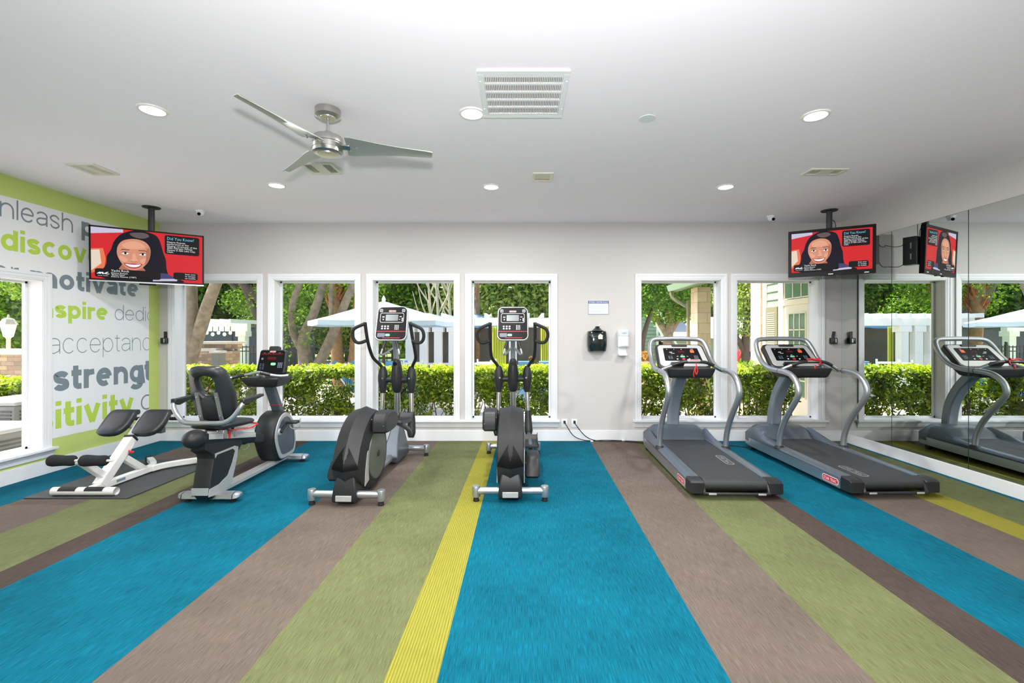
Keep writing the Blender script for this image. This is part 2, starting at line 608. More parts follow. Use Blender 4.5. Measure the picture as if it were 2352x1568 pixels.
def sill(name, a, b, z, M):
    m = MB()
    m.box((a - 0.03, z - 0.018, -0.01), (b + 0.03, z + 0.008, 0.062), 0, M)
    m.prism([(0, z - 0.018), (0.045, z - 0.018), (0.032, z - 0.04), (0.022, z - 0.062), (0.018, z - 0.095), (0, z - 0.095)],
            a - 0.012, b + 0.012, 'x', 0, M @ Matrix(((1, 0, 0, 0), (0, 0, 1, 0), (0, 1, 0, 0), (0, 0, 0, 1))))
    return struct(m.build(name, M_TRIM, bevel=0.004))
sill('trim_1', wins[0][0] - 0.078, wins[3][1] + 0.078, Z0, MBACK)
sill('trim_2', wins[4][0] - 0.078, wins[5][1] + 0.078, Z0, MBACK)
sill('trim_3', LW[0] - 0.078, LW[1] + 0.078, LW[2], MLEFT)

def board(name, a, b):
    struct(MB().box(a, b).build(name, M_TRIM, bevel=0.004))
BH = 0.149
board('baseboard_back', (XL, D - 0.016, 0), (XR, D, BH))
board('baseboard_left', (XL, YB, 0), (XL + 0.016, D - 0.016, BH))
board('baseboard_right', (XR - 0.016, YB, 0), (XR, D - 0.016, BH - 0.02))

# ------------------------------------------------------------------ mirror panels on the right wall
M_MIRROR = mat('mirror_silver', (243, 250, 246), 0.0, metal=1.0)
M_EDGE = mat('mirror_edge', (70, 92, 84), 0.2, metal=0.6)
cuts = [D - 0.004, 5.54, 4.591, 3.642, 2.693, 1.744, 0.795, -0.154]
descr = ['tall mirror panel nearest the window wall corner', 'tall mirror panel second from the window wall corner',
         'tall mirror panel at the right edge of the photo']
for i in range(3):
    y1, y0 = cuts[i], cuts[i + 1]
    t = thing('mirror_panel', descr[i], 'mirror', (XR, (y0 + y1) / 2, 0.131), 0, 'wall mirrors')
    h = (y1 - y0) / 2 - 0.002
    z1 = 2.752 - 0.131
    MB().box((-0.006, -h, 0), (-0.001, h, z1)).build('backing', M_EDGE, t)
    MB().add([(-0.0065, -h + 0.002, 0.002), (-0.0065, h - 0.002, 0.002), (-0.0065, h - 0.002, z1 - 0.002), (-0.0065, -h + 0.002, z1 - 0.002)], [(0, 1, 2, 3)]).build('glass', M_MIRROR, t)
struct(MB().box((XR - 0.012, cuts[3], 0.127), (XR - 0.001, cuts[0], 0.133)).build('trim_4', M_TRIM))

# ------------------------------------------------------------------ mural on the left wall
mr = thing('wall_mural', 'white wall mural of grey and lime motivational words on the lime green wall', 'mural', (XL, 5, 1.6))
pm = MB()
PB, PT, PR, PL = 0.363, 2.86, 6.235, 1.2
for (y0, y1, z0, z1) in ((PL, LW[0] - 0.05, PB, PT), (LW[1] + 0.05, PR, PB, PT), (LW[0] - 0.05, LW[1] + 0.05, LW[3] + 0.05, PT)):
    pm.box((0.0005, y0 - 5, z0 - 1.6), (0.002, y1 - 5, z1 - 1.6))
pm.build('panel', M_MURAL, mr)

def arc(cx, cy, rx, ry, a0, a1, n=14):
    return [(cx + rx * math.cos(R(a0 + (a1 - a0) * i / n)), cy + ry * math.sin(R(a0 + (a1 - a0) * i / n))) for i in range(n + 1)]

def glyph(ch, w, asc):
    """skeleton strokes with x-height 1; returns (strokes, width). A stroke is (points, closed)."""
    h = w / 2
    W = 0.92 + w * 0.25
    c, top = W / 2, 1 - h
    rx, ry = c - h, 0.5 - h + 0.01
    def arch(x0, x1):
        r = (x1 - x0) / 2
        return [(x0, 0.0)] + [(x0, 0.5)] + arc(x0 + r, top - r * 1.0, r, r, 180, 0, 12) + [(x1, 0)]
    stem = lambda x, y0=0.0, y1=1.0: ([(x, y0), (x, y1)], False)
    bowl = (arc(c, 0.5, rx, ry, 0, 360, 28)[:-1], True)
    if ch in 'nh':
        return [stem(h, 0, asc if ch == 'h' else 1), (arch(h, W - h)[2:], False)], W
    if ch == 'm':
        W2 = W * 1.62
        mid = W2 / 2
        return [stem(h), (arch(h, mid)[2:], False), (arch(mid, W2 - h)[2:], False)], W2
    if ch == 'u':
        r = (W - w) / 2
        return [stem(W - h), ([(h, 1)] + arc(c, h + r, r, r, 180, 360, 12), False)], W
    if ch == 'l':
        return [stem(h, 0, asc)], w
    if ch == 'i':
        a2 = max(asc, 1.38)
        return [stem(h), stem(h, a2 - max(0.8 * w, 0.13), a2)], w
    if ch == 'o':
        return [bowl], W
    if ch == 'c':
        return [(arc(c, 0.5, rx, ry, 42, 318, 22), False)], W * 0.94
    if ch == 'e':
        return [([(h, 0.52), (W - h, 0.52)], False, 1 - 0.9 * max(0, w - 0.15)), (arc(c, 0.5, rx, ry, 4, 325 - 110 * max(0, w - 0.12), 24), False)], W
    if ch == 'd':
        return [bowl, stem(W - h, 0, asc)], W
    if ch == 'p':
        return [bowl, stem(h, -0.38, 1)], W
    if ch == 'g':
        r = (W - w) / 2
        return [bowl, ([(W - h, 1), (W - h, -0.1)] + arc(c, -0.1, r, 0.28 - h * 0.6, 0, -160, 12), False)], W
    if ch == 'a':
        s = 0.9 * W
        x1 = s - h
        hook = arc(s / 2, 0.70, s / 2 - h, 0.30 - h, 165, 0, 12) + [(x1, 0.0)]
        b = [(x1, 0.56)] + arc(s / 2 - 0.02, 0.29, s / 2 - h - 0.02, 0.29 - h, 90, 270, 14) + [(x1 - 0.08, 0.15 + h * 0.3), (x1, 0.34)]
        return [(hook, False), (b, False)], s
    if ch == 's':
        s = 0.84 * W
        pts = [(s - h, 0.73), (s * 0.72, 0.95 - h), (s * 0.5, 1 - h), (s * 0.25, 0.95 - h), (h, 0.73), (s * 0.25, 0.57), (s * 0.5, 0.5),
               (s * 0.78, 0.42), (s - h, 0.26), (s * 0.75, 0.05 + h), (s * 0.5, h), (s * 0.26, 0.05 + h), (h, 0.27)]
        return [([(p.x, p.y) for p in catmull([(a, b, 0) for a, b in pts], 4)], False)], s
    if ch == 't':
        s = 0.42 + w * 0.5
        x = s * 0.42
        return [([(x, asc * 0.94), (x, 0.3), (x + 0.03, h + 0.06), (x + 0.14, h), (s, h)], False), ([(0, 1 - h), (s, 1 - h)], False)], s
    if ch == 'r':
        s = 0.42 + w * 0.7
        return [stem(h), ([(h, 0.55), (h + 0.06, 0.78), (h + 0.2, top - 0.03), (s, top)], False)], s
    if ch in 'vy':
        x0, x1 = h * 0.9, W - h * 0.9
        if ch == 'v':
            return [([(x0, 1), (c, 0.0)], False), ([(x1, 1), (c, 0.0)], False)], W
        return [([(x0, 1), (c, 0.03)], False), ([(x1, 1), (c - 0.04, -0.12), (c - 0.16, -0.34), (0.05, -0.36)], False)], W
    return [], 0.4

def word(body, w, asc):
    """ribbon polygons of a word in x-height units, and its width"""
    polys, x = [], 0.0
    h = w / 2
    gap = 0.20 - w * 0.25
    for ch in body:
        st, W = glyph(ch, w, asc)
        for ks, sk in enumerate(st):
            pts, closed = sk[0], sk[1]
            h = w / 2 * (sk[2] if len(sk) > 2 else 1.0)
            P = [Vector((a, b)) for a, b in pts]
            n = len(P)
            L, Rr = [], []
            for i in range(n):
                if closed:
                    d0, d1 = P[i] - P[i - 1], P[(i + 1) % n] - P[i]
                else:
                    d0 = P[i] - P[max(i - 1, 0)] if i else P[1] - P[0]
                    d1 = P[min(i + 1, n - 1)] - P[i] if i < n - 1 else P[i] - P[i - 1]
                d0, d1 = d0.normalized(), d1.normalized()
                t = (d0 + d1).normalized()
                nn = Vector((-t.y, t.x))
                k = h / max(0.45, t.dot(d1))
                L.append(P[i] + nn * k)
                Rr.append(P[i] - nn * k)
            for i in range(n if closed else n - 1):
                j = (i + 1) % n
                polys.append([(q.x + x, q.y, ks * 0.00006 + (len(polys) % 9) * 0.000006) for q in (L[i], Rr[i], Rr[j], L[j])])
        x += W + gap
    return polys, x - gap

def mural_word(body, w, y_left, y_right, base, xh, m, asc=1.36, anchor=None, layer=0):
    """anchor: the part of the word that runs from y_left to y_right"""
    polys, wid = word(body, w, asc)
    if anchor:
        _, aw = word(anchor, w, asc)
        i = body.index(anchor)
        _, pre = word(body[:i], w, asc) if i else (0, -(0.20 - w * 0.25))
        sx = (y_right - y_left) / aw
        y0 = y_left - (pre + (0.20 - w * 0.25)) * sx
    else:
        sx = (y_right - y_left) / wid
        y0 = y_left
    bm = bmesh.new()
    for k, p in enumerate(polys):
        vs_ = [bm.verts.new((0.0026 + e, y0 + a * sx, base + b * xh)) for a, b, e in p]
        try:
            bm.faces.new(vs_)
        except ValueError:
            pass
    def cut(co, no, only=None):
        g = bm.verts[:] + bm.edges[:] + bm.faces[:]
        bmesh.ops.bisect_plane(bm, geom=g, plane_co=co, plane_no=no, clear_outer=only is None)
    cut((0, PR, 0), (0, 1, 0))
    cut((0, LW[1] + 0.06, 0), (0, 1, 0), 1)
    cut((0, 0, LW[3] + 0.06), (0, 0, 1), 1)
    bad = [f for f in bm.faces if f.calc_center_median().y < LW[1] + 0.06 and f.calc_center_median().z < LW[3] + 0.06]
    bmesh.ops.delete(bm, geom=bad, context='FACES')
    for f in bm.faces:
        f.normal_update()
        if f.normal.x < 0:
            f.normal_flip()
    me = bpy.data.meshes.new('lettering')
    bm.to_mesh(me)
    bm.free()
    me.materials.append(m)
    o = bpy.data.objects.new('lettering', me)
    COL.objects.link(o)
    o.parent = mr
    o.location = (0, -5, -1.6)
    o['label'] = ('lime' if m is M_LGREEN else 'slate grey') + ' word ' + body

mural_word('unleash', 0.12, 4.595, 5.174, 2.650, 0.150, M_LGREY, 1.33, 'leash')
mural_word('p', 0.29, 5.275, 5.42, 2.650, 0.160, M_LGREY)
mural_word('discover', 0.29, 4.455, 5.335, 2.330, 0.163, M_LGREEN, 1.27, 'discov')
mural_word('or', 0.12, 4.39, 4.615, 2.005, 0.165, M_LGREY)
mural_word('motivate', 0.30, 4.724, 6.058, 1.997, 0.166, M_LGREY, 1.4)
mural_word('inspire', 0.30, 4.976, 5.61, 1.675, 0.146, M_LGREEN, 1.36, 'spire')
mural_word('dedic', 0.07, 5.707, 6.18, 1.680, 0.138, M_LGREY, 1.4, 'dedi')
mural_word('acceptanc', 0.055, 4.905, 6.26, 1.283, 0.172, M_LGREY, 1.3)
mural_word('strengt', 0.30, 4.957, 6.133, 0.868, 0.222, M_LGREY, 1.3, 'streng')
mural_word('sitivity', 0.30, 4.98, 5.983, 0.460, 0.212, M_LGREEN, 1.42, 'itivity')
mural_word('c', 0.10, 6.10, 6.29, 0.476, 0.205, M_LGREY)
# ------------------------------------------------------------------ ceiling fixtures
FLIGHTS = [(-2.586, 3.20), (-0.345, 3.25), (2.13, 3.28), (-2.57, 4.80), (-0.31, 4.85), (2.19, 4.85)]
names6 = ['recessed ceiling light left of the ceiling fan', 'recessed ceiling light touching the corner of the large return grille',
          'recessed ceiling light in the front row, on the right', 'recessed ceiling light in the back row, beyond the fan',
          'recessed ceiling light in the back row, above the right elliptical', 'recessed ceiling light in the back row, above the first treadmill']
M_LENS = mat('light_lens', (255, 252, 244), 0.4, emit=(255, 252, 244), estr=6.0)
M_CAN = mat('light_trim', (236, 234, 228), 0.4)
def downlight(x, y):
    ld = bpy.data.lights.new('downlight', 'AREA')
    ld.shape, ld.size, ld.energy, ld.color = 'DISK', 0.13, DOWNLIGHT_W, (1.0, 0.985, 0.955)
    lo = bpy.data.objects.new('downlight', ld)
    lo.location = (x, y, ZC - 0.024)
    COL.objects.link(lo)
for (x, y), lb in zip(FLIGHTS, names6):
    t = thing('recessed_light', lb, 'ceiling light', (x, y, ZC), 0, 'recessed ceiling lights')
    MB().lathe([(0.072, -0.003), (0.075, -0.010), (0.088, -0.009), (0.094, -0.001), (0.094, 0)], n=32, cap=False).build('trim_ring', M_CAN, t)
    MB().lathe([(0.0001, -0.004), (0.073, -0.004), (0.073, -0.001)], n=32).build('lens', M_LENS, t)
    downlight(x, y)
for x in (-2.58, -0.33, 2.15):          # the rows above and behind the camera
    for y in (1.65, 0.05, -1.55):
        downlight(x, y)

# ceiling fan
fan = thing('ceiling_fan', 'brushed nickel ceiling fan with three slim tapered blades', 'ceiling fan', (-1.353, 3.20, ZC))
MB().lathe([(0.0001, -0.062), (0.05, -0.062), (0.052, -0.056), (0.074, -0.052), (0.086, -0.045), (0.086, 0.0)], n=32).build('canopy', M_STEEL, fan)
MB().cyl((0, 0, -0.06), (0, 0, -0.19), 0.011, n=14).build('downrod', M_STEEL, fan)
MB().lathe([(0.0001, -0.155), (0.022, -0.155), (0.026, -0.178), (0.05, -0.186), (0.096, -0.194), (0.101, -0.202), (0.101, -0.238), (0.094, -0.241), (0.094, -0.247),
            (0.101, -0.25), (0.101, -0.278), (0.098, -0.279), (0.098, -0.281), (0.101, -0.282), (0.101, -0.306), (0.09, -0.312), (0.066, -0.313), (0.064, -0.319), (0.0001, -0.321)], n=40).build('motor_housing', M_STEEL, fan)
M_BLADE = mat('fan_blade_silver', (168, 172, 166), 0.4, metal=0.5)
for ang in (11, 139.5, 253.5):
    M = Matrix.Rotation(R(ang), 4, 'Z') @ Matrix.Translation((0, 0, -0.262)) @ Matrix.Rotation(R(-16), 4, 'X')
    b = MB()
    st = [(0.125, -0.072, 0.052), (0.16, -0.074, 0.056), (0.24, -0.064, 0.048), (0.36, -0.048, 0.036), (0.50, -0.036, 0.026), (0.62, -0.030, 0.022), (0.705, -0.026, 0.019), (0.72, -0.022, 0.016)]
    rings = []
    for x, y0, y1 in st:
        y0, y1 = y0 * 1.5, y1 * 1.5
        c = 0.012 * math.cos((x - 0.12) * 2.2)
        rings.append([(x, y0, c - 0.012), (x, (y0 + y1) / 2, c), (x, y1, c - 0.010), (x, y1, c - 0.006), (x, (y0 + y1) / 2, c + 0.005), (x, y0, c - 0.007)])
    b.loft(rings, True, 0, M)
    bl = b.build('blade', M_BLADE, fan, angle=50)
    MB().box((0.085, -0.03, -0.002), (0.15, 0.02, 0.006), 0, M).build('blade_bracket', M_STEEL, bl, bevel=0.002)
    for sx, sy in ((0.15, -0.045), (0.15, 0.025), (0.195, -0.012)):
        MB().ell((sx, sy, -0.003), (0.008, 0.008, 0.005), 10, 6, 0, M).build('screw', M_CHROME, bl)

def grille(name, label, cat, x0, x1, y0, y1, fw=0.028, group=None):
    t = thing(name, label, cat, ((x0 + x1) / 2, (y0 + y1) / 2, ZC), 0, group)
    hx, hy = (x1 - x0) / 2, (y1 - y0) / 2
    f = MB()
    for a, b in (((-hx, -hy, -0.014), (hx, -hy + fw, 0)), ((-hx, hy - fw, -0.014), (hx, hy, 0)), ((-hx, -hy + fw, -0.014), (-hx + fw, hy - fw, 0)), ((hx - fw, -hy + fw, -0.014), (hx, hy - fw, 0))):
        f.box(a, b)
    return t, f, hx, hy

# big return-air grille
t, f, hx, hy = grille('return_air_grille', 'large square white return air grille with rows of slots', 'vent', -0.262, 0.302, 2.71, 3.30, 0.038)
f.build('frame', M_WPLAST, t, bevel=0.003)
MB().box((-hx + 0.03, -hy + 0.03, -0.003), (hx - 0.03, hy - 0.03, -0.001)).build('filter', mat('dusty_filter', (150, 130, 120), 0.9, noise=0.3, nscale=9), t)
s = MB()
iw, ih = hx - 0.038, hy - 0.038
for k in range(6):
    yy = -ih + k * (2 * ih - 0.03) / 5
    s.box((-iw, yy, -0.013), (iw, yy + 0.03 if k in (0, 5) else yy + 0.02, -0.004))
for k in range(44):
    xx = -iw + (k + 0.5) * 2 * iw / 44
    s.box((xx - 0.003, -ih, -0.012), (xx + 0.003, ih, -0.004))
s.build('louvers', M_WPLAST, t)
for sx in (-1, 1):
    for yy in (-0.17, 0.17):
        MB().box((sx * (hx - 0.014) - 0.004, yy - 0.018, -0.018), (sx * (hx - 0.014) + 0.004, yy + 0.018, -0.012)).build('latch', M_WPLAST, t)

M_VENTD = mat('vent_shadow_gap', (60, 58, 52), 0.9)
def register(label, x0, x1, y0, y1, vertical=True):
    t, f, hx, hy = grille('supply_register', label, 'vent', x0, x1, y0, y1, 0.03, 'supply registers')
    f.build('frame', M_OFFW, t, bevel=0.003)
    MB().box((-hx + 0.02, -hy + 0.02, -0.003), (hx - 0.02, hy - 0.02, -0.001)).build('duct_opening', M_VENTD, t)
    s = MB()
    iw, ih = hx - 0.03, hy - 0.03
    s.box((-iw * 0.42, -ih, -0.013), (iw * 0.42, ih, -0.008))
    for sd in (-1, 1):
        for k in range(5):
            xx = sd * iw * (0.50 + 0.122 * k)
            s.box((xx - 0.0022, -ih, -0.010), (xx + 0.0022, ih, -0.006))
    s.build('louvers', M_OFFW, t)
register('white supply register on the ceiling above the lime wall', -4.20, -3.94, 4.19, 4.48)
register('white supply register on the ceiling behind the fan hub', -2.03, -1.73, 4.17, 4.45)
register('white supply register on the ceiling in front of the right television', 2.76, 3.12, 4.31, 4.48)

t, f, hx, hy = grille('ceiling_exhaust_vent', 'small square off-white vent on the ceiling above the rules sign', 'vent', 0.12, 0.325, 4.42, 4.66, 0.03)
f.build('frame', M_OFFW, t, bevel=0.003)
MB().box((-hx + 0.02, -hy + 0.02, -0.006), (hx - 0.02, 0.02, -0.001)).box((-hx + 0.02, 0.02, -0.010), (hx - 0.02, hy - 0.02, -0.001), 1).build('cover', [mat('vent_cover', (214, 208, 190), 0.5), mat('vent_cover_tan', (200, 186, 168), 0.5)], t)
tag(MB().lathe([(0.0001, -0.004), (0.06, -0.004), (0.063, 0)], n=28).build('ceiling_cover_plate', mat('cover_plate_white', (224, 227, 231), 0.7)), 'plain white round cover plate on the ceiling right of the grille', 'cover plate')
bpy.data.objects['ceiling_cover_plate'].location = (0.93, 3.33, ZC)

def camera_dome(label, x, y, yaw):
    t = thing('security_camera', label, 'camera', (x, y, ZC), yaw, 'ceiling security cameras')
    MB().lathe([(0.052, 0), (0.052, -0.012), (0.048, -0.02)], n=24).build('base_ring', M_WPLAST, t)
    MB().ell((0, 0, -0.028), (0.043, 0.043, 0.04), 20, 12).build('ball', M_WPLAST, t)
    MB().cyl((0.008, -0.03, -0.045), (0.012, -0.044, -0.055), 0.019, n=16).build('lens', M_GLOSS, t)
camera_dome('white dome security camera beside the left television mount', -4.065, 5.78, 0)
camera_dome('white dome security camera left of the right television mount', 3.33, 6.04, 0)

# ------------------------------------------------------------------ televisions on ceiling mounts
E_ = lambda n, rgb, s=0.74: mat(n, (6, 6, 6), 0.5, spec=0.1, emit=rgb, estr=s)
PIC = [E_('screen_red', (208, 40, 46)), E_('screen_hair', (22, 20, 34)), E_('screen_skin', (208, 142, 114)), E_('screen_skin_light', (224, 162, 134)), E_('screen_skin_dark', (176, 110, 88)),
       E_('screen_black', (24, 20, 24)), E_('screen_white', (240, 240, 244)), E_('screen_lavender', (196, 190, 214)), E_('screen_cream', (224, 208, 190)), E_('screen_lip', (168, 58, 66)),
       E_('screen_cyan', (120, 200, 226)), E_('screen_purple', (70, 66, 110)), E_('screen_orange', (226, 120, 80)), E_('screen_hair_light', (96, 84, 86))]

def picture(mb, w, h, M):
    z = [0.0]
    def poly(pts, mi, sm=0):
        z[0] += 0.00012
        if sm:
            pts = [(p.x, p.y) for p in catmull([(a, b, 0) for a, b in pts], sm, True)]
        mb.add([((u - 0.5) * w, (0.5 - v) * h, z[0]) for u, v in pts], [tuple(range(len(pts)))], mi, M)
    def el(cx, cy_, rx, ry, mi, rot=0.0, n=18):
        poly([(cx + rx * math.cos(a) * math.cos(rot) - ry * math.sin(a) * math.sin(rot), cy_ + (rx * math.cos(a) * math.sin(rot) + ry * math.sin(a) * math.cos(rot)) * 1.0) for a in [2 * math.pi * i / n for i in range(n)]], mi)
    poly([(0, 0), (1, 0), (1, 1), (0, 1)], 0)
    poly([(0, 0.0), (0.27, 0.0), (0.27, 0.06), (0, 0.13)], 7)
    poly([(0, 0.22), (0.2, 0.16), (0.18, 0.34), (0, 0.4)], 0)
    poly([(0, 0.42), (0.10, 0.40), (0.12, 0.6), (0.11, 0.78), (0, 0.9)], 12)
    poly([(0, 0.45), (0.07, 0.43), (0.085, 0.7), (0, 0.85)], 8)
    # hair
    poly([(0.09, 0.86), (0.125, 0.70), (0.13, 0.55), (0.165, 0.42), (0.19, 0.26), (0.25, 0.10), (0.36, 0.0), (0.46, 0.0), (0.56, 0.06), (0.60, 0.2), (0.625, 0.4), (0.65, 0.55), (0.655, 0.72), (0.67, 0.9), (0.6, 1.0), (0.12, 1.0)], 1, 3)
    poly([(0.33, 0.06), (0.45, 0.03), (0.50, 0.09), (0.44, 0.15), (0.36, 0.13)], 13, 3)
    # face, neck
    poly([(0.27, 0.66), (0.42, 0.68), (0.46, 0.9), (0.24, 0.9)], 4, 2)
    poly([(0.215, 0.47), (0.225, 0.33), (0.27, 0.22), (0.36, 0.17), (0.45, 0.20), (0.50, 0.30), (0.51, 0.44), (0.49, 0.60), (0.44, 0.73), (0.375, 0.80), (0.32, 0.79), (0.265, 0.70), (0.23, 0.58)], 2, 4)
    poly([(0.26, 0.30), (0.34, 0.22), (0.42, 0.24), (0.46, 0.33), (0.38, 0.37), (0.29, 0.37)], 3, 4)
    poly([(0.235, 0.52), (0.28, 0.55), (0.31, 0.60), (0.28, 0.65), (0.245, 0.60)], 3, 3)
    poly([(0.42, 0.58), (0.46, 0.54), (0.485, 0.55), (0.465, 0.63), (0.43, 0.66)], 3, 3)
    poly([(0.475, 0.36), (0.50, 0.34), (0.508, 0.46), (0.487, 0.60), (0.455, 0.68), (0.468, 0.56)], 4, 3)
    # brows, eyes, nose
    poly([(0.240, 0.425), (0.262, 0.388), (0.325, 0.392), (0.325, 0.402), (0.266, 0.402)], 1)
    poly([(0.402, 0.402), (0.402, 0.392), (0.462, 0.385), (0.488, 0.42), (0.458, 0.398)], 1)
    for ex in (0.288, 0.44):
        el(ex, 0.465, 0.032, 0.030, 4)
        poly([(ex - 0.034, 0.475), (ex - 0.012, 0.445), (ex + 0.015, 0.448), (ex + 0.032, 0.468), (ex + 0.01, 0.492), (ex - 0.016, 0.490)], 6, 2)
        poly([(ex - 0.038, 0.478), (ex - 0.015, 0.438), (ex + 0.016, 0.440), (ex + 0.036, 0.466), (ex + 0.016, 0.452), (ex - 0.012, 0.450)], 1)
        el(ex, 0.468, 0.011, 0.022, 5)
    poly([(0.352, 0.47), (0.372, 0.47), (0.388, 0.57), (0.40, 0.60), (0.375, 0.625), (0.345, 0.625), (0.325, 0.60), (0.345, 0.57)], 3, 3)
    poly([(0.332, 0.607), (0.36, 0.628), (0.395, 0.607), (0.385, 0.632), (0.36, 0.640), (0.34, 0.632)], 4)
    # smile
    poly([(0.272, 0.668), (0.32, 0.672), (0.36, 0.664), (0.40, 0.672), (0.436, 0.66), (0.41, 0.735), (0.36, 0.765), (0.31, 0.745)], 9, 3)
    poly([(0.285, 0.682), (0.33, 0.688), (0.38, 0.686), (0.424, 0.674), (0.398, 0.722), (0.36, 0.738), (0.318, 0.727)], 6, 3)
    # clothes
    poly([(0.12, 1.0), (0.2, 0.84), (0.55, 0.8), (0.66, 0.84), (0.82, 0.97), (0.82, 1.0)], 5)
    poly([(0.56, 0.82), (0.66, 0.83), (0.78, 0.95), (0.54, 0.97)], 11)
    poly([(0.53, 0.955), (0.755, 0.925), (0.755, 0.975), (0.53, 1.0)], 7)
    def panel(x0, y0, x1, y1):
        poly([(x, 1 - y) for x, y in rrect(x1 - x0, y1 - y0, 0.03, 4, (x0 + x1) / 2, 1 - (y0 + y1) / 2)], 5)
    panel(0.64, 0.03, 0.97, 0.42)
    panel(0.03, 0.80, 0.60, 0.97)
    panel(0.72, 0.79, 0.955, 0.94)
    z[0] += 0.0001
    def tx(s, u, v, size, mi, width):
        text(mb, s, M @ Matrix.Translation(((u - 0.5) * w, (0.5 - v) * h, z[0])), size * h, mi, width * w, h=0.00005)
    tx('Did You Know?', 0.66, 0.125, 0.085, 10, 0.255)
    for i, (s, wd) in enumerate((('Dianne Reeves', 0.17), ('performed at the', 0.205), ('closing ceremony of the', 0.285), ('2002 Olympic Winter', 0.245), ('Games in Salt Lake City,', 0.27), ('Utah.', 0.06))):
        tx(s, 0.66, 0.185 + i * 0.041, 0.047, 6, wd)
    tx('Yacht Rock', 0.165, 0.85, 0.062, 6, 0.155)
    for i, (s, wd) in enumerate((('Dianne Reeves', 0.14), ('"Better Days"', 0.12), ('Dianne Reeves (1987)', 0.215))):
        tx(s, 0.165, 0.89 + i * 0.035, 0.040, 6, wd)
    for i, (s, wd) in enumerate((('Scan now', 0.10), ('to stream', 0.10), ('on mobile', 0.10))):
        tx(s, 0.83, 0.835 + i * 0.042, 0.042, 6, wd)
    tx('music choice', 0.055, 0.945, 0.026, 6, 0.085)
    # the script 'mc' channel mark
    P = catmull([(0.05, 0.905, 0), (0.075, 0.87, 0), (0.07, 0.905, 0), (0.095, 0.87, 0), (0.095, 0.905, 0), (0.115, 0.89, 0), (0.14, 0.865, 0), (0.125, 0.88, 0), (0.122, 0.905, 0), (0.15, 0.90, 0)], 3)
    for a, b in zip(P, P[1:]):
        d = Vector((-(b.y - a.y), b.x - a.x, 0)).normalized() * 0.006
        mb.add([((q.x - 0.5) * w, (0.5 - q.y) * h, z[0] + 0.00005) for q in (a - d, a + d, b + d, b - d)], [(0, 1, 2, 3)], 6, M)

def television(label, cx, cy_, cz, w, h, yaw, pitch, bez, bot, depth, matb, silver=False):
    t = thing('television', label, 'television', (cx, cy_, cz), 0)
    t.rotation_euler = (R(pitch), 0, R(yaw))
    # local: x right on the screen, z up, -y towards the viewer
    SM = Matrix(((1, 0, 0, 0), (0, 0, -1, -0.0012), (0, 1, 0, (bot - bez) / 2), (0, 0, 0, 1)))
    MB().box((-w / 2, 0.0, -h / 2), (w / 2, depth * 0.55, h / 2)).build('cabinet', matb, t, bevel=0.006)
    MB().prism(rrect(w * 0.7, h * 0.66, 0.03, 3), depth * 0.5, depth, 'y', ch=0.012).build('rear_cover', M_DARK, t)
    f = MB()
    f.box((-w / 2, -0.008, -h / 2), (w / 2, 0.001, -h / 2 + bot)).box((-w / 2, -0.008, h / 2 - bez), (w / 2, 0.001, h / 2))
    f.box((-w / 2, -0.008, -h / 2 + bot), (-w / 2 + bez, 0.001, h / 2 - bez)).box((w / 2 - bez, -0.008, -h / 2 + bot), (w / 2, 0.001, h / 2 - bez))
    f.build('bezel', M_GLOSS, t, bevel=0.002)
    if silver:
        MB().box((-w / 2, -0.011, -h / 2 - 0.003), (w / 2, 0.004, -h / 2 + 0.014)).build('bottom_strip', M_SILVER, t, bevel=0.002)
        MB().box((-0.10, -0.008, -h / 2 - 0.022), (0.06, 0.02, -h / 2 - 0.003)).build('sensor_bar', M_GLOSS, t, bevel=0.004)
    else:
        for x in (-0.12, 0.07):
            MB().box((x - 0.012, 0.0, -h / 2 - 0.012), (x + 0.012, 0.03, -h / 2)).build('stand_tab', M_DARK, t)
        for x, ww in ((0.0, 0.05), (0.36, 0.045)):
            MB().box((x - ww / 2, -0.0092, -h / 2 + 0.012), (x + ww / 2, -0.008, -h / 2 + 0.022)).build('badge', M_WHITE, t)
    p = MB()
    picture(p, w - 2 * bez, h - bez - bot, SM)
    p.build('screen', PIC, t)
    return t

television('wide thin-framed television with silver bottom strip hanging by the lime wall', -4.478, 5.495, 2.43, 1.08, 0.635, 33.0, 3.0, 0.017, 0.03, 0.07, M_DARK, True)
television('thick-framed television hanging by the wall mirrors', 3.84, 5.63, 2.52, 0.90, 0.583, -28.5, 2.0, 0.034, 0.055, 0.085, M_GLOSS)

def mount(label, x, y, z_end, yaw):
    t = thing('television_ceiling_mount', label, 'television mount', (x, y, ZC), R(yaw), 'television ceiling mounts')
    MB().lathe([(0.028, -0.016), (0.09, -0.012), (0.095, -0.004), (0.095, 0)], n=28).build('ceiling_plate', M_DARK, t)
    L = ZC - z_end
    MB().prism(rrect(0.062, 0.062, 0.012, 3), -L, -0.01, 'z').build('pole', M_DARK, t)
    for k in range(2):
        MB().cyl((-0.012, -0.031, -L + 0.30 + 0.045 * k), (-0.012, -0.034, -L + 0.30 + 0.045 * k), 0.007, n=10).build('bolt', M_CHROME, t)
    MB().box((-0.04, -0.035, -L), (0.04, 0.035, -L + 0.09)).box((-0.16, -0.062, -L - 0.02), (0.16, -0.04, -L + 0.16)).build('bracket', M_DARK, t, bevel=0.004)
mount('black ceiling mount holding the left television', -4.56, 5.625, 2.42, 33)
mount('black ceiling mount holding the right television', 3.915, 5.765, 2.47, -28.5)
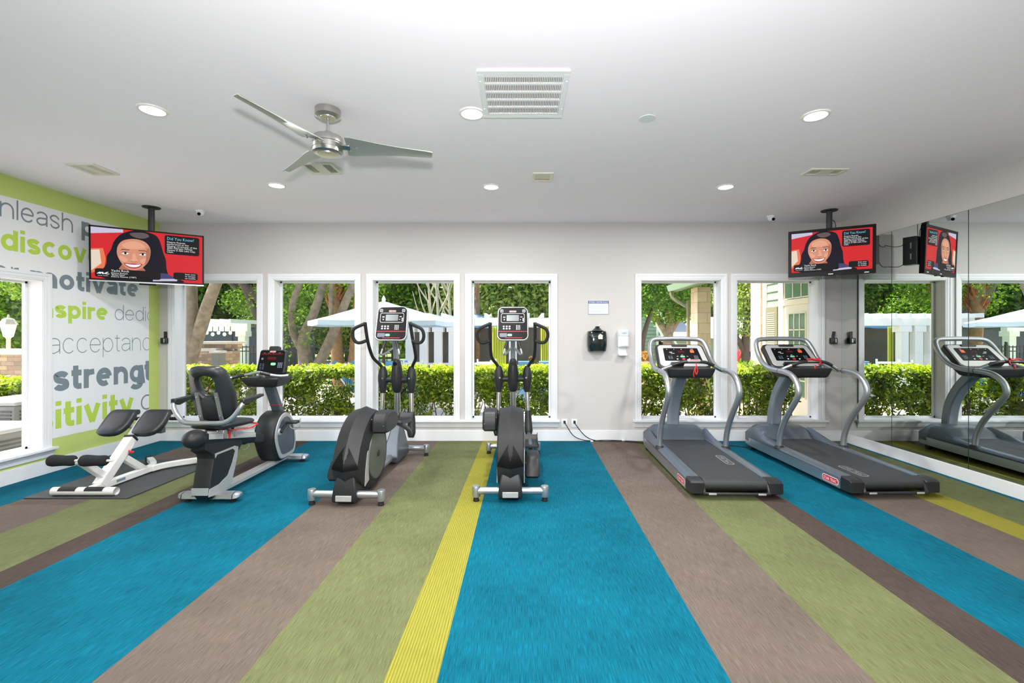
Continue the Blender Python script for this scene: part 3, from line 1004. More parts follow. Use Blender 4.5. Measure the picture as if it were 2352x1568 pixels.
# box fixed behind the right television, with its cables
bx = thing('set_top_box', 'flat black media box hung behind the right edge of the right television', 'media box', (4.251, 5.475, 2.51), R(-28.5))
MB().box((-0.055, 0.0, -0.17), (0.055, 0.14, 0.17)).build('case', M_DARK, bx, bevel=0.006)
for zz in (-0.07, 0.06):
    MB().box((0.053, 0.05, zz - 0.035), (0.057, 0.065, zz + 0.035)).build('port', M_LSILV, bx)
cb = MB()
cb.tube([(3.95, 5.765, 2.95), (3.99, 5.775, 2.93), (4.005, 5.775, 2.86), (3.99, 5.785, 2.7), (4.03, 5.77, 2.60)], 0.004, 6, k=4)
cb.tube([(3.945, 5.765, 2.88), (3.965, 5.785, 2.82), (3.97, 5.785, 2.7)], 0.004, 6, k=4)
tag(cb.build('television_cable', M_RUBBER), 'thin black cable dangling beside the right television mount', 'cable')
cb = MB()
cb.tube([(4.34, 5.52, 2.62), (4.40, 5.56, 2.575), (4.47, 5.58, 2.57), (4.52, 5.64, 2.60)], 0.004, 6, k=5)
cb.tube([(4.34, 5.52, 2.42), (4.38, 5.54, 2.35), (4.44, 5.56, 2.32), (4.52, 5.60, 2.33)], 0.004, 6, k=5)
tag(cb.build('wall_cable', M_RUBBER), 'thin black cables sagging from the media box to the mirror wall', 'cable')

# ------------------------------------------------------------------ things on the window wall
sg = thing('rules_sign', 'small blue and white fitness center rules sign on the wall above the dispensers', 'sign', (1.102, D, 1.876))
W2, H2 = 0.145, 0.095
SGM = frame((0, -0.006, 0), (1, 0, 0), (0, 0, 1))
M_SIGNB = mat('sign_blue', (52, 88, 150), 0.5)
MB().box((-W2, -0.006, -H2), (W2, 0, H2)).build('board', mat('sign_white', (226, 230, 238), 0.4), sg)
b = MB()
b.add([(-W2, 0.058, 0.0004), (W2, 0.058, 0.0004), (W2, H2, 0.0004), (-W2, H2, 0.0004)], [(0, 1, 2, 3)], 0, SGM)
for (x0, y0, x1, y1) in ((-W2, -H2, -W2 + 0.005, H2), (W2 - 0.005, -H2, W2, H2), (-W2, -H2, W2, -H2 + 0.005)):
    b.add([(x0, y0, 0.0004), (x1, y0, 0.0004), (x1, y1, 0.0004), (x0, y1, 0.0004)], [(0, 1, 2, 3)], 0, SGM)
b.build('border', M_SIGNB, sg)
text(MB(), 'FITNESS CENTER RULES', SGM @ Matrix.Translation((0, 0.066, 0)), 0.03, width=0.268, align='CENTER').build('heading', M_WHITE, sg)
b = MB()
rnd = random.Random(3)
for k in range(9):
    y = 0.044 - k * 0.0135
    b.add([(-W2 + 0.014, y, 0.0005), (W2 - 0.014 - rnd.random() * 0.06, y, 0.0005), (W2 - 0.03 - rnd.random() * 0.06, y + 0.003, 0.0005), (-W2 + 0.014, y + 0.003, 0.0005)], [(0, 1, 2, 3)], 0, SGM)
b.build('rule_lines', mat('sign_grey', (150, 160, 180), 0.5), sg)

wd = thing('wipes_dispenser', 'dark smoky gym wipes dispenser hung under the rules sign', 'dispenser', (1.075, D, 1.26))
rings = []
for z, w, dp in ((0.0, 0.118, 0.10), (0.012, 0.127, 0.122), (0.09, 0.137, 0.136), (0.18, 0.137, 0.138), (0.27, 0.130, 0.128), (0.285, 0.124, 0.118), (0.29, 0.09, 0.09)):
    rings.append([(-w, -0.002, z), (w, -0.002, z)] + [(w * math.cos(a) ** 0.5 if math.cos(a) > 0 else -w * (-math.cos(a)) ** 0.5, -dp * (0.35 + 0.65 * math.sin(a)), z) for a in [R(x) for x in range(6, 176, 14)]])
MB().loft(rings).build('bucket', M_SMOKE, wd, angle=50)
MB().lathe([(0.088, 0.288), (0.07, 0.30), (0.04, 0.325), (0.028, 0.345), (0.03, 0.352), (0.0001, 0.354)], (0, -0.075, 0), n=24).build('lid', M_SMOKE, wd)
MB().tube([(0.02, -0.075, 0.352), (0.026, -0.08, 0.365), (0.03, -0.075, 0.375), (0.035, -0.07, 0.368)], [0.006, 0.012, 0.012, 0.004], 8, k=2).build('wipe', M_WHITE, wd)
MB().prism([(-0.03, 0.0), (0.03, 0.0), (0.03, 0.045), (0.04, 0.045), (0.0, 0.072), (-0.035, 0.045), (-0.03, 0.045)], -0.1395, -0.138, 'y', 0, Matrix.Translation((0.032, 0, 0.175))).build('sticker', mat('sticker_cream', (228, 214, 206), 0.5), wd)

sd = thing('sanitizer_dispenser', 'white wall-mounted hand sanitizer dispenser right of the wipes bucket', 'dispenser', (1.437, D, 1.205))
MB().prism(rrect(0.15, 0.245, 0.02, 4, 0, 0.238), -0.105, 0, 'y', ch=0.02).build('body', M_WPLAST, sd)
MB().prism(rrect(0.142, 0.085, 0.015, 4, 0, 0.31), -0.109, -0.08, 'y', ch=0.008).build('refill_window', mat('clear_refill', (205, 212, 222), 0.15), sd)
MB().prism(rrect(0.115, 0.14, 0.02, 4, -0.005, 0.07), -0.02, 0, 'y').prism(rrect(0.12, 0.03, 0.01, 3, -0.005, 0.012), -0.09, 0, 'y', ch=0.006).build('drip_tray', M_WPLAST, sd, bevel=0.003)
text(MB(), 'PURELL', frame((-0.02, -0.1095, 0.30), (1, 0, 0.12), (-0.12, 0, 1)), 0.024, width=0.06).build('lettering', mat('ink_blue', (60, 66, 140), 0.5), sd)

def outlet(label, x):
    t = thing('power_outlet', label, 'outlet', (x, D, 0.247), 0, 'power outlets by the baseboard')
    MB().prism(rrect(0.078, 0.122, 0.006, 3), -0.007, 0, 'y', ch=0.002).build('cover_plate', M_WPLAST, t)
    for zz in (-0.026, 0.026):
        MB().prism(rrect(0.034, 0.030, 0.010, 3, 0, zz), -0.009, -0.006, 'y').build('socket', M_WPLAST, t)
outlet('white power outlet nearest the window, with a black plug', 0.622)
outlet('white power outlet second from the window, with a black plug', 0.762)
def cord(tm, label, pts):
    t = bpy.data.objects.new('power_cord', None)
    COL.objects.link(t)
    t.parent = tm
    t.matrix_local = tm.matrix_basis.inverted() @ Matrix.Translation(pts[0])
    t['label'] = label
    o = Vector(pts[0])
    MB().tube([Vector(p) - o for p in pts], 0.0055, 8, k=5).build('cable', M_RUBBER, t)
    MB().box((-0.014, -0.012, -0.018), (0.014, 0.026, 0.018)).build('plug', M_RUBBER, t, bevel=0.004)
for k, x in enumerate((1.0, 1.44)):
    tag(MB().box((x - 0.02, D - 0.075, 0.0), (x + 0.02, D - 0.018, 0.03)).build('cord_clip', M_WPLAST, bevel=0.006), 'white cord clip on the baseboard ' + ('under the wipes dispenser' if k == 0 else 'close to the first treadmill'), 'cord clip')

def holder(label, M):
    t = thing('wall_hook', label, 'wall hook', M.to_translation(), 0)
    t.rotation_euler = M.to_euler()
    MB().prism(rrect(0.085, 0.085, 0.012, 3, 0, -0.045), -0.062, 0, 'y', ch=0.006).build('cup', M_DARK, t)
    MB().tube([(0, -0.02, -0.05), (0.004, -0.022, 0.02), (0.010, -0.03, 0.085)], 1.0, sec=[(-0.021, -0.006), (0.021, -0.006), (0.021, 0.006), (-0.021, 0.006)]).build('tongue', M_DARK, t, bevel=0.002)
    MB().box((0.006, -0.068, -0.07), (0.022, -0.06, -0.015)).build('clip', M_STEEL, t, bevel=0.002)
holder('black plastic wall hook next to the mirror corner', Matrix.Translation((4.395, D, 1.455)))
holder('black plastic wall hook beside the lime corner', Matrix.Translation((-4.99, D, 1.455)))
# ------------------------------------------------------------------ treadmills
def badge(parent, body, M, w, h, fill, name='badge', ring=True, ink=None, offs=0.0):
    b = MB()
    if ring:
        b.prism(rrect(w, h, h * 0.42, 4), 0, 0.001, 'z', 1, M)
    b.prism(rrect(w * 0.97 - h * 0.08, h * 0.84, h * 0.36, 4), 0, 0.0016, 'z', 0, M)
    text(b, body, M @ Matrix.Translation((0, -h * 0.27, 0.0018)), h * 0.72, 2, width=w * 0.82, align='CENTER', h=0)
    return b.build(name, [fill, M_WHITE if ink is None else ink, M_WHITE if ink is None else ink], parent)

def treadmill(label, loc, rz, logo_x, logo_y, lanyard):
    t = thing('treadmill', label, 'treadmill', loc, rz, 'treadmills')
    # running deck: end caps, rails, side skirts
    for s in (-1, 1):
        e = MB()
        e.prism([(0.0, 0.055), (0.02, 0.045), (0.14, 0.045), (0.14, 0.172), (0.02, 0.165), (0.0, 0.15)], s * 0.287, s * 0.413, 'x', ch=0.008)
        cap = e.build('end_cap', M_CHAR, t)
        MB().cyl((s * 0.36, -0.002, 0.115), (s * 0.36, 0.004, 0.115), 0.006, n=10).build('screw', M_DARK, cap)
        r = MB()
        r.loft([[(s * 0.286, y, z0 + 0.005), (s * 0.286, y, z), (s * 0.32, y, z + 0.010), (s * 0.385, y, z + 0.004), (s * 0.412, y, z - 0.016), (s * 0.412, y, z0), ] for y, z, z0 in ((0.13, 0.166, 0.13), (0.6, 0.176, 0.14), (1.2, 0.192, 0.152), (1.75, 0.205, 0.165))])
        r.build('foot_rail', M_SLATE, t)
        k = MB()
        k.loft([[(s * 0.40, y, z0), (s * 0.400, y, z1), (s * 0.4135, y, z1), (s * 0.4135, y, z0)] for y, z0, z1 in ((0.14, 0.05, 0.142), (0.9, 0.058, 0.150), (1.72, 0.066, 0.165))])
        k.loft([[(s * (0.40 - d), y, z0), (s * (0.400 - d), y, z1), (s * (0.4135 - d), y, z1), (s * (0.4135 - d), y, z0)] for y, z0, z1, d in ((1.72, 0.066, 0.165, 0), (1.88, 0.072, 0.16, 0.02), (1.97, 0.085, 0.155, 0.07))])
        k.build('side_panel', M_SIDE, t)
        MB().cyl((s * 0.30, 0.42, 0.0), (s * 0.30, 0.42, 0.02), 0.03, 0.022, 14).cyl((s * 0.30, 0.42, 0.02), (s * 0.30, 0.42, 0.07), 0.01, n=10).build('levelling_foot', M_RUBBER, t)
        MB().cyl((s * 0.33, 1.80, 0.034), (s * 0.375, 1.80, 0.034), 0.034, n=18).build('transport_wheel', M_RUBBER, t)
    # belt round its rear roller
    prof = [(1.55, 0.196), (0.07, 0.168)] + [(0.062 + 0.046 * math.cos(R(a)), 0.120 + 0.046 * math.sin(R(a))) for a in range(90, 271, 20)] + [(1.5, 0.092), (1.55, 0.1)]
    MB().prism(prof, -0.284, 0.284, 'x').build('running_belt', M_BELT, t, angle=50)
    MB().box((-0.283, 0.10, 0.05), (0.283, 1.6, 0.09)).build('deck_base', M_DARK, t)
    b = MB()
    b.tube([(-0.285, 0.03, 0.13), (-0.285, 0.005, 0.07), (-0.25, 0.0, 0.055), (0.25, 0.0, 0.055), (0.285, 0.005, 0.07), (0.285, 0.03, 0.13)], 0.014, 8, k=3)
    rb = b.build('rear_bar', M_DARK, t)
    for x in (-0.22, 0.22):
        MB().box((x - 0.035, -0.0165, 0.047), (x + 0.035, -0.006, 0.063)).build('warning_label', M_LSILV, rb, bevel=0.003)
    # hood
    h = MB()
    def sec(y, w, zb, zs, zt, wt):
        return [(-w, y, zb), (-w, y, zs), (-wt - 0.03, y, zt - 0.012), (-wt, y, zt), (0, y, zt + 0.004), (wt, y, zt), (wt + 0.03, y, zt - 0.012), (w, y, zs), (w, y, zb)]
    h.loft([sec(1.52, 0.285, 0.12, 0.19, 0.200, 0.24), sec(1.58, 0.33, 0.12, 0.205, 0.225, 0.24), sec(1.64, 0.37, 0.12, 0.215, 0.285, 0.235), sec(1.69, 0.40, 0.12, 0.22, 0.318, 0.24),
            sec(1.78, 0.408, 0.12, 0.225, 0.328, 0.25), sec(1.88, 0.395, 0.12, 0.22, 0.318, 0.25), sec(1.96, 0.35, 0.10, 0.205, 0.27, 0.24), sec(2.0, 0.31, 0.09, 0.16, 0.20, 0.22)])
    for s in (-1, 1):   # wings that run back to the uprights
        h.loft([[(s * 0.29, y, z0), (s * 0.30, y, zi), (s * 0.36, y, zm), (s * 0.411, y, zo), (s * 0.411, y, z0)] for y, z0, zi, zm, zo in ((1.16, 0.17, 0.198, 0.200, 0.186), (1.35, 0.17, 0.206, 0.224, 0.196), (1.52, 0.17, 0.215, 0.262, 0.205), (1.68, 0.17, 0.24, 0.30, 0.215), (1.76, 0.17, 0.25, 0.30, 0.22))])
    h.build('motor_hood', M_SLATE, t, angle=55)
    MB().prism(rrect(0.40, 0.05, 0.02, 4), 0, 0.003, 'z', 0, frame((0, 1.645, 0.275), (1, 0, 0), (0, 0.62, 0.78))).build('hood_vent', mat('slate_dark', (74, 84, 94), 0.4) if 'slate_dark' not in bpy.data.materials else bpy.data.materials['slate_dark'], t)
    # rear pylon that carries the console
    rect = [(-0.066, -0.045), (-0.05, -0.055), (0.05, -0.055), (0.066, -0.045), (0.066, 0.045), (0.05, 0.055), (-0.05, 0.055), (-0.066, 0.045)]
    MB().tube([(0, 1.90, 0.20), (0, 1.895, 0.40), (0, 1.85, 0.60), (0, 1.745, 0.80), (0, 1.62, 0.945), (0, 1.52, 1.04)], 1.0, k=4, sec=rect).build('pylon', mat('slate_silver', (134, 144, 156), 0.4, metal=0.3) if 'slate_silver' not in bpy.data.materials else bpy.data.materials['slate_silver'], t, angle=30)
    # S-shaped handrails
    for s in (-1, 1):
        x = s * 0.378
        MB().tube([(x, 1.155, 0.19), (x, 1.135, 0.33), (x, 1.07, 0.48), (x, 0.965, 0.63), (x, 0.855, 0.765), (x, 0.80, 0.865), (x, 0.835, 0.972), (x, 0.93, 1.043), (x, 1.04, 1.070), (x, 1.15, 1.075)], 0.0305, 14, k=4).build('handrail', M_SILVER, t)
        MB().lathe([(0.055, 0.182), (0.05, 0.20), (0.036, 0.212), (0.0001, 0.212)], (x, 1.155, 0), n=20).build('handrail_boot', M_CHAR, t)
    c = MB()
    ring = [(-0.378, 1.15, 1.075), (-0.376, 1.32, 1.085), (-0.372, 1.47, 1.125), (-0.366, 1.585, 1.205), (-0.360, 1.665, 1.31), (-0.335, 1.72, 1.395), (-0.28, 1.745, 1.432), (-0.15, 1.752, 1.440)]
    ring = ring + [(0, 1.754, 1.442)] + [(-x, y, z) for x, y, z in reversed(ring)]
    c.tube(ring, 0.029, 14, k=4)
    c.build('console_frame', M_SILVER, t)
    for s in (-1, 1):
        MB().cyl((s * 0.378, 1.146, 1.0749), (s * 0.378, 1.154, 1.0751), 0.0315, n=16).build('joint_ring', M_DARK, t)
    # console plate
    PM = frame((0, 1.53, 1.235), (1, 0, 0), (0, 0.72, 0.694))
    b = MB()
    b.prism(rrect(0.63, 0.41, 0.06, 6, 0, 0, 0.60), -0.07, 0.0, 'z', 0, PM, ch=0.012)
    b.build('console_body', M_DARK, t)
    MB().prism(rrect(0.585, 0.36, 0.055, 6, 0, 0, 0.55), -0.004, 0.006, 'z', 0, PM, ch=0.003).build('console_panel', M_LSILV, t)
    MB().prism(rrect(0.19, 0.035, 0.01, 3, 0, 0.165), 0.0, 0.02, 'z', 0, PM, ch=0.005).build('reading_rack_clip', M_DARK, t)
    dsp = MB().prism(rrect(0.45, 0.215, 0.012, 3, 0, 0.015, 0.425), 0.004, 0.0085, 'z', 0, PM).build('display', M_GLOSS, t)
    MB().prism(rrect(0.085, 0.03, 0.004, 2, 0.0, 0.06), 0.008, 0.0095, 'z', 0, PM).build('led_window', M_REDLED, dsp)
    MB().prism(rrect(0.055, 0.026, 0.012, 4, 0.0, -0.025), 0.008, 0.012, 'z', 0, PM).build('start_button', M_GREENB, dsp)
    MB().prism(rrect(0.036, 0.03, 0.013, 4, 0.004, -0.066), 0.008, 0.012, 'z', 0, PM).build('stop_button', M_PINK, dsp)
    MB().prism(rrect(0.048, 0.045, 0.005, 3, 0.135, 0.065), 0.008, 0.0095, 'z', 0, PM).build('sticker', M_ORANGE, dsp)
    k = MB()
    for i in range(3):
        for j in range(4):
            k.prism(rrect(0.013, 0.009, 0.002, 1, 0.145 + i * 0.018, -0.012 - j * 0.016), 0.008, 0.0095, 'z', 0, PM)
            if i < 2:
                k.prism(rrect(0.022, 0.006, 0.002, 1, -0.165 + i * 0.03, -0.018 - j * 0.014), 0.008, 0.0095, 'z', 0, PM)
    k.build('keypad', mat('key_grey', (96, 108, 124), 0.5) if 'key_grey' not in bpy.data.materials else bpy.data.materials['key_grey'], dsp)
    k = MB()
    for (x, y, w, h_) in ((-0.17, 0.10, 0.008, 0.008), (-0.08, 0.10, 0.006, 0.008), (0.01, 0.10, 0.010, 0.008), (-0.13, 0.05, 0.035, 0.008), (-0.11, 0.03, 0.045, 0.004), (0.14, 0.103, 0.03, 0.004), (-0.07, -0.065, 0.016, 0.016), (0.075, -0.065, 0.016, 0.016), (-0.06, -0.02, 0.02, 0.004), (0.06, -0.02, 0.02, 0.004), (0.0, 0.004, 0.02, 0.004)):
        k.prism(rrect(w, h_, 0.0015, 1, x, y), 0.008, 0.0095, 'z', 0, PM)
    k.build('display_icons', M_WHITE, dsp)
    # tray under the console, and the front grip bar
    MB().prism(rrect(0.16, 0.03, 0.008, 2, -0.10, -0.165), 0.0, 0.05, 'z', 0, PM).build('book_ledge', M_DARK, t)
    MB().loft([[(-w, y0, z), (w, y0, z), (w, y1, z), (-w, y1, z)] for z, w, y0, y1 in ((0.985, 0.235, 1.24, 1.46), (1.0, 0.25, 1.215, 1.50), (1.075, 0.275, 1.19, 1.56), (1.10, 0.28, 1.19, 1.56))]).build('accessory_tray', M_CHAR, t, bevel=0.012)
    pts = [(-0.335, 1.19, 1.085), (-0.28, 1.165, 1.115), (-0.20, 1.14, 1.155), (-0.12, 1.125, 1.178), (0, 1.12, 1.182)]
    pts = pts + [(-x, y, z) for x, y, z in reversed(pts[:-1])]
    g = MB()
    g.tube(pts, 0.019, 12, k=4)
    gb = g.build('grip_bar', M_DARK, t)
    for s in (-1, 1):
        MB().tube([(s * 0.345, 1.195, 1.078), (s * 0.29, 1.170, 1.108), (s * 0.235, 1.152, 1.138)], 0.0215, 12, k=3).build('pulse_grip', M_CHROME, gb)
    es = MB().prism(rrect(0.15, 0.04, 0.015, 4), -0.012, 0.010, 'z', 0, frame((0, 1.115, 1.196), (1, 0, 0), (0, 0.94, 0.34)), ch=0.003).build('safety_key_holder', M_LSILV, t)
    MB().prism(rrect(0.10, 0.018, 0.005, 3), 0.009, 0.0115, 'z', 0, frame((0, 1.115, 1.196), (1, 0, 0), (0, 0.94, 0.34))).build('key_label', M_PINK, es)
    if lanyard:
        MB().tube([(0.02, 1.10, 1.17), (0.025, 1.09, 1.13), (0.035, 1.09, 1.08), (0.02, 1.085, 1.04), (0.008, 1.09, 1.08), (0.012, 1.095, 1.13), (-0.01, 1.09, 1.05), (-0.005, 1.09, 1.01)], 0.0055, 6, k=4).build('safety_lanyard', M_RED, t)
    else:
        MB().tube([(-0.09, 1.10, 1.205), (-0.04, 1.09, 1.215), (0.0, 1.095, 1.205), (0.05, 1.09, 1.218), (0.03, 1.085, 1.20), (-0.02, 1.09, 1.21), (0.06, 1.088, 1.19), (0.045, 1.085, 1.15)], 0.011, 6, k=3).ell((0.0, 1.085, 1.125), (0.014, 0.008, 0.024), 10, 8).build('safety_lanyard', M_RED, t)
    # lettering
    badge(t, 'STAR TRAC', frame((-0.4138, 0.27, 0.098), (0, -1, 0), (0, 0, 1)), 0.22, 0.062, M_PINK, 'side_badge')
    sl = 0.028 / 1.48
    MBt = frame((logo_x, logo_y, 0.168 + sl * (logo_y - 0.07) + 0.0005), (0, 1, sl), (-1, 0, 0))
    MBt = frame((logo_x, logo_y, 0.168 + sl * (logo_y - 0.07) + 0.0005), (0, -1, -sl), (1, 0, 0))
    badge(t, 'STAR TRAC', MBt, 0.33, 0.085, M_BELT, 'belt_logo', True, bpy.data.materials.get('belt_print') or mat('belt_print', (150, 152, 154), 0.6))
    return t

tm1 = treadmill('grey treadmill nearer the wipes dispenser, its red lanyard hanging straight down', (1.953, 4.10, 0), R(-1.8), 0.17, 0.68, True)
tm2 = treadmill('grey treadmill beside the wall mirrors, its red lanyard bunched on the grip bar', (3.410, 4.13, 0), R(1.5), -0.18, 0.28, False)

cord(tm1, 'black power cord plugged into the outlet nearest the window', [(0.622, D - 0.036, 0.27), (0.65, D - 0.06, 0.22), (0.74, D - 0.07, 0.09), (0.86, D - 0.06, 0.03), (1.0, D - 0.05, 0.012), (1.2, D - 0.045, 0.02), (1.45, D - 0.05, 0.012), (1.62, D - 0.09, 0.01), (1.70, D - 0.25, 0.012)])
cord(tm2, 'black power cord plugged into the outlet second from the window', [(0.762, D - 0.036, 0.27), (0.79, D - 0.06, 0.22), (0.90, D - 0.08, 0.09), (1.02, D - 0.08, 0.03), (1.18, D - 0.075, 0.012), (1.4, D - 0.085, 0.018), (1.6, D - 0.14, 0.010), (2.0, D - 0.14, 0.012), (2.5, D - 0.20, 0.010), (2.9, D - 0.34, 0.008), (3.1, D - 0.55, 0.01)])

# ------------------------------------------------------------------ ellipticals
def elliptical(label, loc, rz, up, fold=False):
    """up: side (+1 right, -1 left) whose pedal is at the top of its stroke"""
    t = thing('elliptical_trainer', label, 'elliptical trainer', loc, rz, 'elliptical trainers')
    # cross bars on the floor
    for nm, y, hw, zc in (('rear_crossbar', 0.0, 0.307, 0.092), ('front_crossbar', 1.65, 0.307, 0.092)):
        b = MB().tube([(-hw, y, zc), (hw, y, zc)], 0.032, 14)
        bar = b.build(nm, M_SILVER, t)
        for s in (-1, 1):
            MB().lathe([(0.034, 0.04), (0.036, 0.045), (0.036, 0.13), (0.033, 0.136), (0.0001, 0.137)], (s * hw, y, 0), n=18).build('end_post', M_SILVER, bar)
            MB().lathe([(0.018, 0.03), (0.018, 0.04)], (s * hw, y, 0), n=14).lathe([(0.026, 0.0), (0.028, 0.006), (0.022, 0.03)], (s * hw, y, 0), n=16).build('levelling_foot', M_RUBBER, bar)
    # drive shroud: hump-shaped fairing with a centre ridge
    out = [(0.0, 0.22), (-0.035, 0.30), (-0.03, 0.38), (0.02, 0.49), (0.12, 0.62), (0.26, 0.715), (0.40, 0.757), (0.50, 0.748), (0.60, 0.68), (0.69, 0.53), (0.735, 0.36), (0.70, 0.21), (0.60, 0.10), (0.45, 0.045), (0.25, 0.06), (0.10, 0.13)]
    P = [(p.x, p.y) for p in catmull([(a, b, 0) for a, b in out], 3, True)]
    cxx, czz = 0.38, 0.38
    def ringx(x, k, e=0.0):
        r = []
        for a, b in P:
            dx, dz = a - cxx, b - czz
            L = math.hypot(dx, dz)
            r.append((x, cxx + dx * k + dx / L * e, czz + dz * k + dz / L * e))
        return r
    MB().loft([ringx(-0.122, 0.93), ringx(-0.112, 0.985), ringx(-0.085, 1.0, 0.004), ringx(-0.04, 1.0, 0.017), ringx(0.0, 1.0, 0.034), ringx(0.04, 1.0, 0.017), ringx(0.085, 1.0, 0.004), ringx(0.112, 0.985), ringx(0.122, 0.93)]).build('drive_shroud', M_CHAR, t, angle=30)
    # lower black scoop at the back of the shroud
    back = sorted([(b, a) for a, b in P if a < 0.2 and 0.2 < b < 0.66])
    def ysurf(z):
        for (z0, y0), (z1, y1) in zip(back, back[1:]):
            if z0 <= z <= z1:
                return y0 + (y1 - y0) * (z - z0) / max(1e-6, z1 - z0)
        return back[-1][1]
    rows = []
    for z, hw in ((0.53, 0.001), (0.49, 0.030), (0.45, 0.056), (0.41, 0.079), (0.37, 0.100), (0.34, 0.114), (0.318, 0.119)):
        rows.append([(hw * q, ysurf(z) - (0.034 - abs(hw * q) * 0.36) - 0.004, z - 0.012 * (1 - abs(q))) for q in (-1, -0.5, 0, 0.5, 1)])
    MB().loft(rows, False, closed=False).build('rear_scoop', M_GLOSS, t, angle=20)
    for s in (-1, 1):
        MB().lathe([(0.0001, 0.010), (0.20, 0.010), (0.232, 0.006), (0.24, -0.004)], (0, 0, 0), axis='x', n=40, M=Matrix.Translation((0, 0, 0)) @ Matrix.Translation((s * 0.124, 0.43, 0.345)) @ (Matrix.Identity(4) if s > 0 else Matrix.Scale(-1, 4, (1, 0, 0)))).build('flywheel_cover', M_OLIVEM, t)
        MB().lathe([(0.0001, 0.016), (0.026, 0.016), (0.032, 0.010)], axis='x', n=20, M=Matrix.Translation((s * 0.124, 0.43, 0.345)) @ (Matrix.Identity(4) if s > 0 else Matrix.Scale(-1, 4, (1, 0, 0)))).build('hub_cap', M_DARK, t)
        # light wedge panel with the red mark
        q = MB().prism([(0.10, 0.13), (0.20, 0.16), (0.185, 0.30), (0.19, 0.43), (0.165, 0.42), (0.12, 0.28)], s * 0.1225, s * 0.1275, 'x')
        wp = q.build('side_panel', M_LSILV, t)
        Mx = frame((s * 0.128, 0.152, 0.235), (0, s, 0), (0, 0, 1))
        badge(wp, 'STAR TRAC', Mx, 0.055, 0.022, M_LSILV, 'side_badge', False, M_ORANGE)
    # rear foot housing
    MB().loft([[(-w, y0, z), (w, y0, z), (w, y1, z), (-w, y1, z)] for z, w, y0, y1 in ((0.035, 0.10, -0.055, 0.24), (0.06, 0.108, -0.065, 0.26), (0.16, 0.10, -0.05, 0.26), (0.27, 0.075, -0.02, 0.24), (0.29, 0.065, 0.0, 0.22))]).build('rear_housing', M_CHAR, t, bevel=0.012)
    MB().box((-0.07, -0.070, 0.05), (0.07, -0.05, 0.10)).build('rear_plate', M_LSILV, t, bevel=0.004)
    # base rail, front housing, mast
    MB().tube([(0, 0.5, 0.085), (0, 1.65, 0.092)], 0.042, 16).build('base_rail', M_SILVER, t)
    MB().loft([[(-w, y0, z), (w, y0, z), (w, y1, z), (-w, y1, z)] for z, w, y0, y1 in ((0.03, 0.085, 1.20, 1.66), (0.10, 0.095, 1.17, 1.66), (0.22, 0.075, 1.25, 1.62), (0.36, 0.055, 1.36, 1.57), (0.42, 0.048, 1.40, 1.55))]).build('front_housing', M_SLATE, t, bevel=0.015)
    MB().tube([(0, 1.485, 0.35), (0, 1.47, 0.85)], 0.037, 18).build('mast', M_STEEL, t)
    MB().tube([(0, 1.46, 1.08), (0, 1.41, 1.30), (0, 1.33, 1.50), (0, 1.29, 1.58)], [0.034, 0.03, 0.028, 0.028], 14, k=3).build('neck', M_SILVER, t)
    # hub that carries the swing arms
    hb = MB().loft([[(hx_ * math.cos(a), yc + hy_ * math.sin(a), z) for a in [2 * math.pi * i / 18 for i in range(18)]] for z, hx_, hy_, yc in ((0.80, 0.036, 0.04, 1.475), (0.83, 0.060, 0.065, 1.472), (0.92, 0.070, 0.080, 1.468), (1.02, 0.068, 0.082, 1.462), (1.10, 0.058, 0.075, 1.455), (1.17, 0.045, 0.060, 1.448), (1.21, 0.028, 0.042, 1.442))])
    hb.cyl((-0.16, 1.465, 0.955), (0.16, 1.465, 0.955), 0.036, n=18)
    hb.build('pivot_hub', M_CHAR, t)
    MB().loft([[(hx_ * math.cos(a), 1.385 - 0.02 * i, z + 0.02 * math.sin(a)) for a in [2 * math.pi * k / 14 for k in range(14)]] for i, (z, hx_) in enumerate(((1.15, 0.026), (1.15, 0.022)))]).build('hub_recess', M_GLOSS, t)
    for s in (-1, 1):
        x = s * 0.172
        ph = MB().lathe([(0.024, 0.795), (0.034, 0.80), (0.046, 0.87), (0.058, 0.95), (0.058, 1.00), (0.048, 1.06), (0.033, 1.10), (0.024, 1.115)], (x, 1.465, 0), n=18)
        ph.build('pivot_housing', M_CHAR, t)
        MB().lathe([(0.0001, 0), (0.011, 0), (0.011, 0.01)], axis='y', o=(x * 0.93, 1.404, 0.975), n=12).build('pivot_bolt', M_CHROME, t)
        la = MB().tube([(x * 1.0, 1.465, 0.82), (x * 1.06, 1.44, 0.52)], 0.027, 14).build('swing_arm', M_STEEL, t)
        MB().tube([(x * 1.05, 1.445, 0.575), (x * 1.07, 1.43, 0.45), (x * 1.10, 1.40, 0.34), (x * 1.10, 1.385, 0.28)], [0.034, 0.045, 0.050, 0.03], 14, k=3).build('arm_boot', M_CHAR, t)
        # moving handle with its closed loop
        h = MB()
        h.tube([(s * 0.180, 1.46, 1.10), (s * 0.205, 1.43, 1.145), (s * 0.252, 1.36, 1.22), (s * 0.262, 1.27, 1.33), (s * 0.260, 1.19, 1.45), (s * 0.256, 1.12, 1.60), (s * 0.254, 1.11, 1.632)], 0.0185, 12, k=4)
        h.tube([(s * 0.252, 1.11, 1.618), (s * 0.30, 1.105, 1.598), (s * 0.375, 1.11, 1.562), (s * 0.402, 1.12, 1.515), (s * 0.400, 1.135, 1.455), (s * 0.372, 1.15, 1.410), (s * 0.325, 1.155, 1.402), (s * 0.262, 1.165, 1.425)], 0.0185, 12, k=4)
        h.build('moving_handle', M_RUBBER, t)
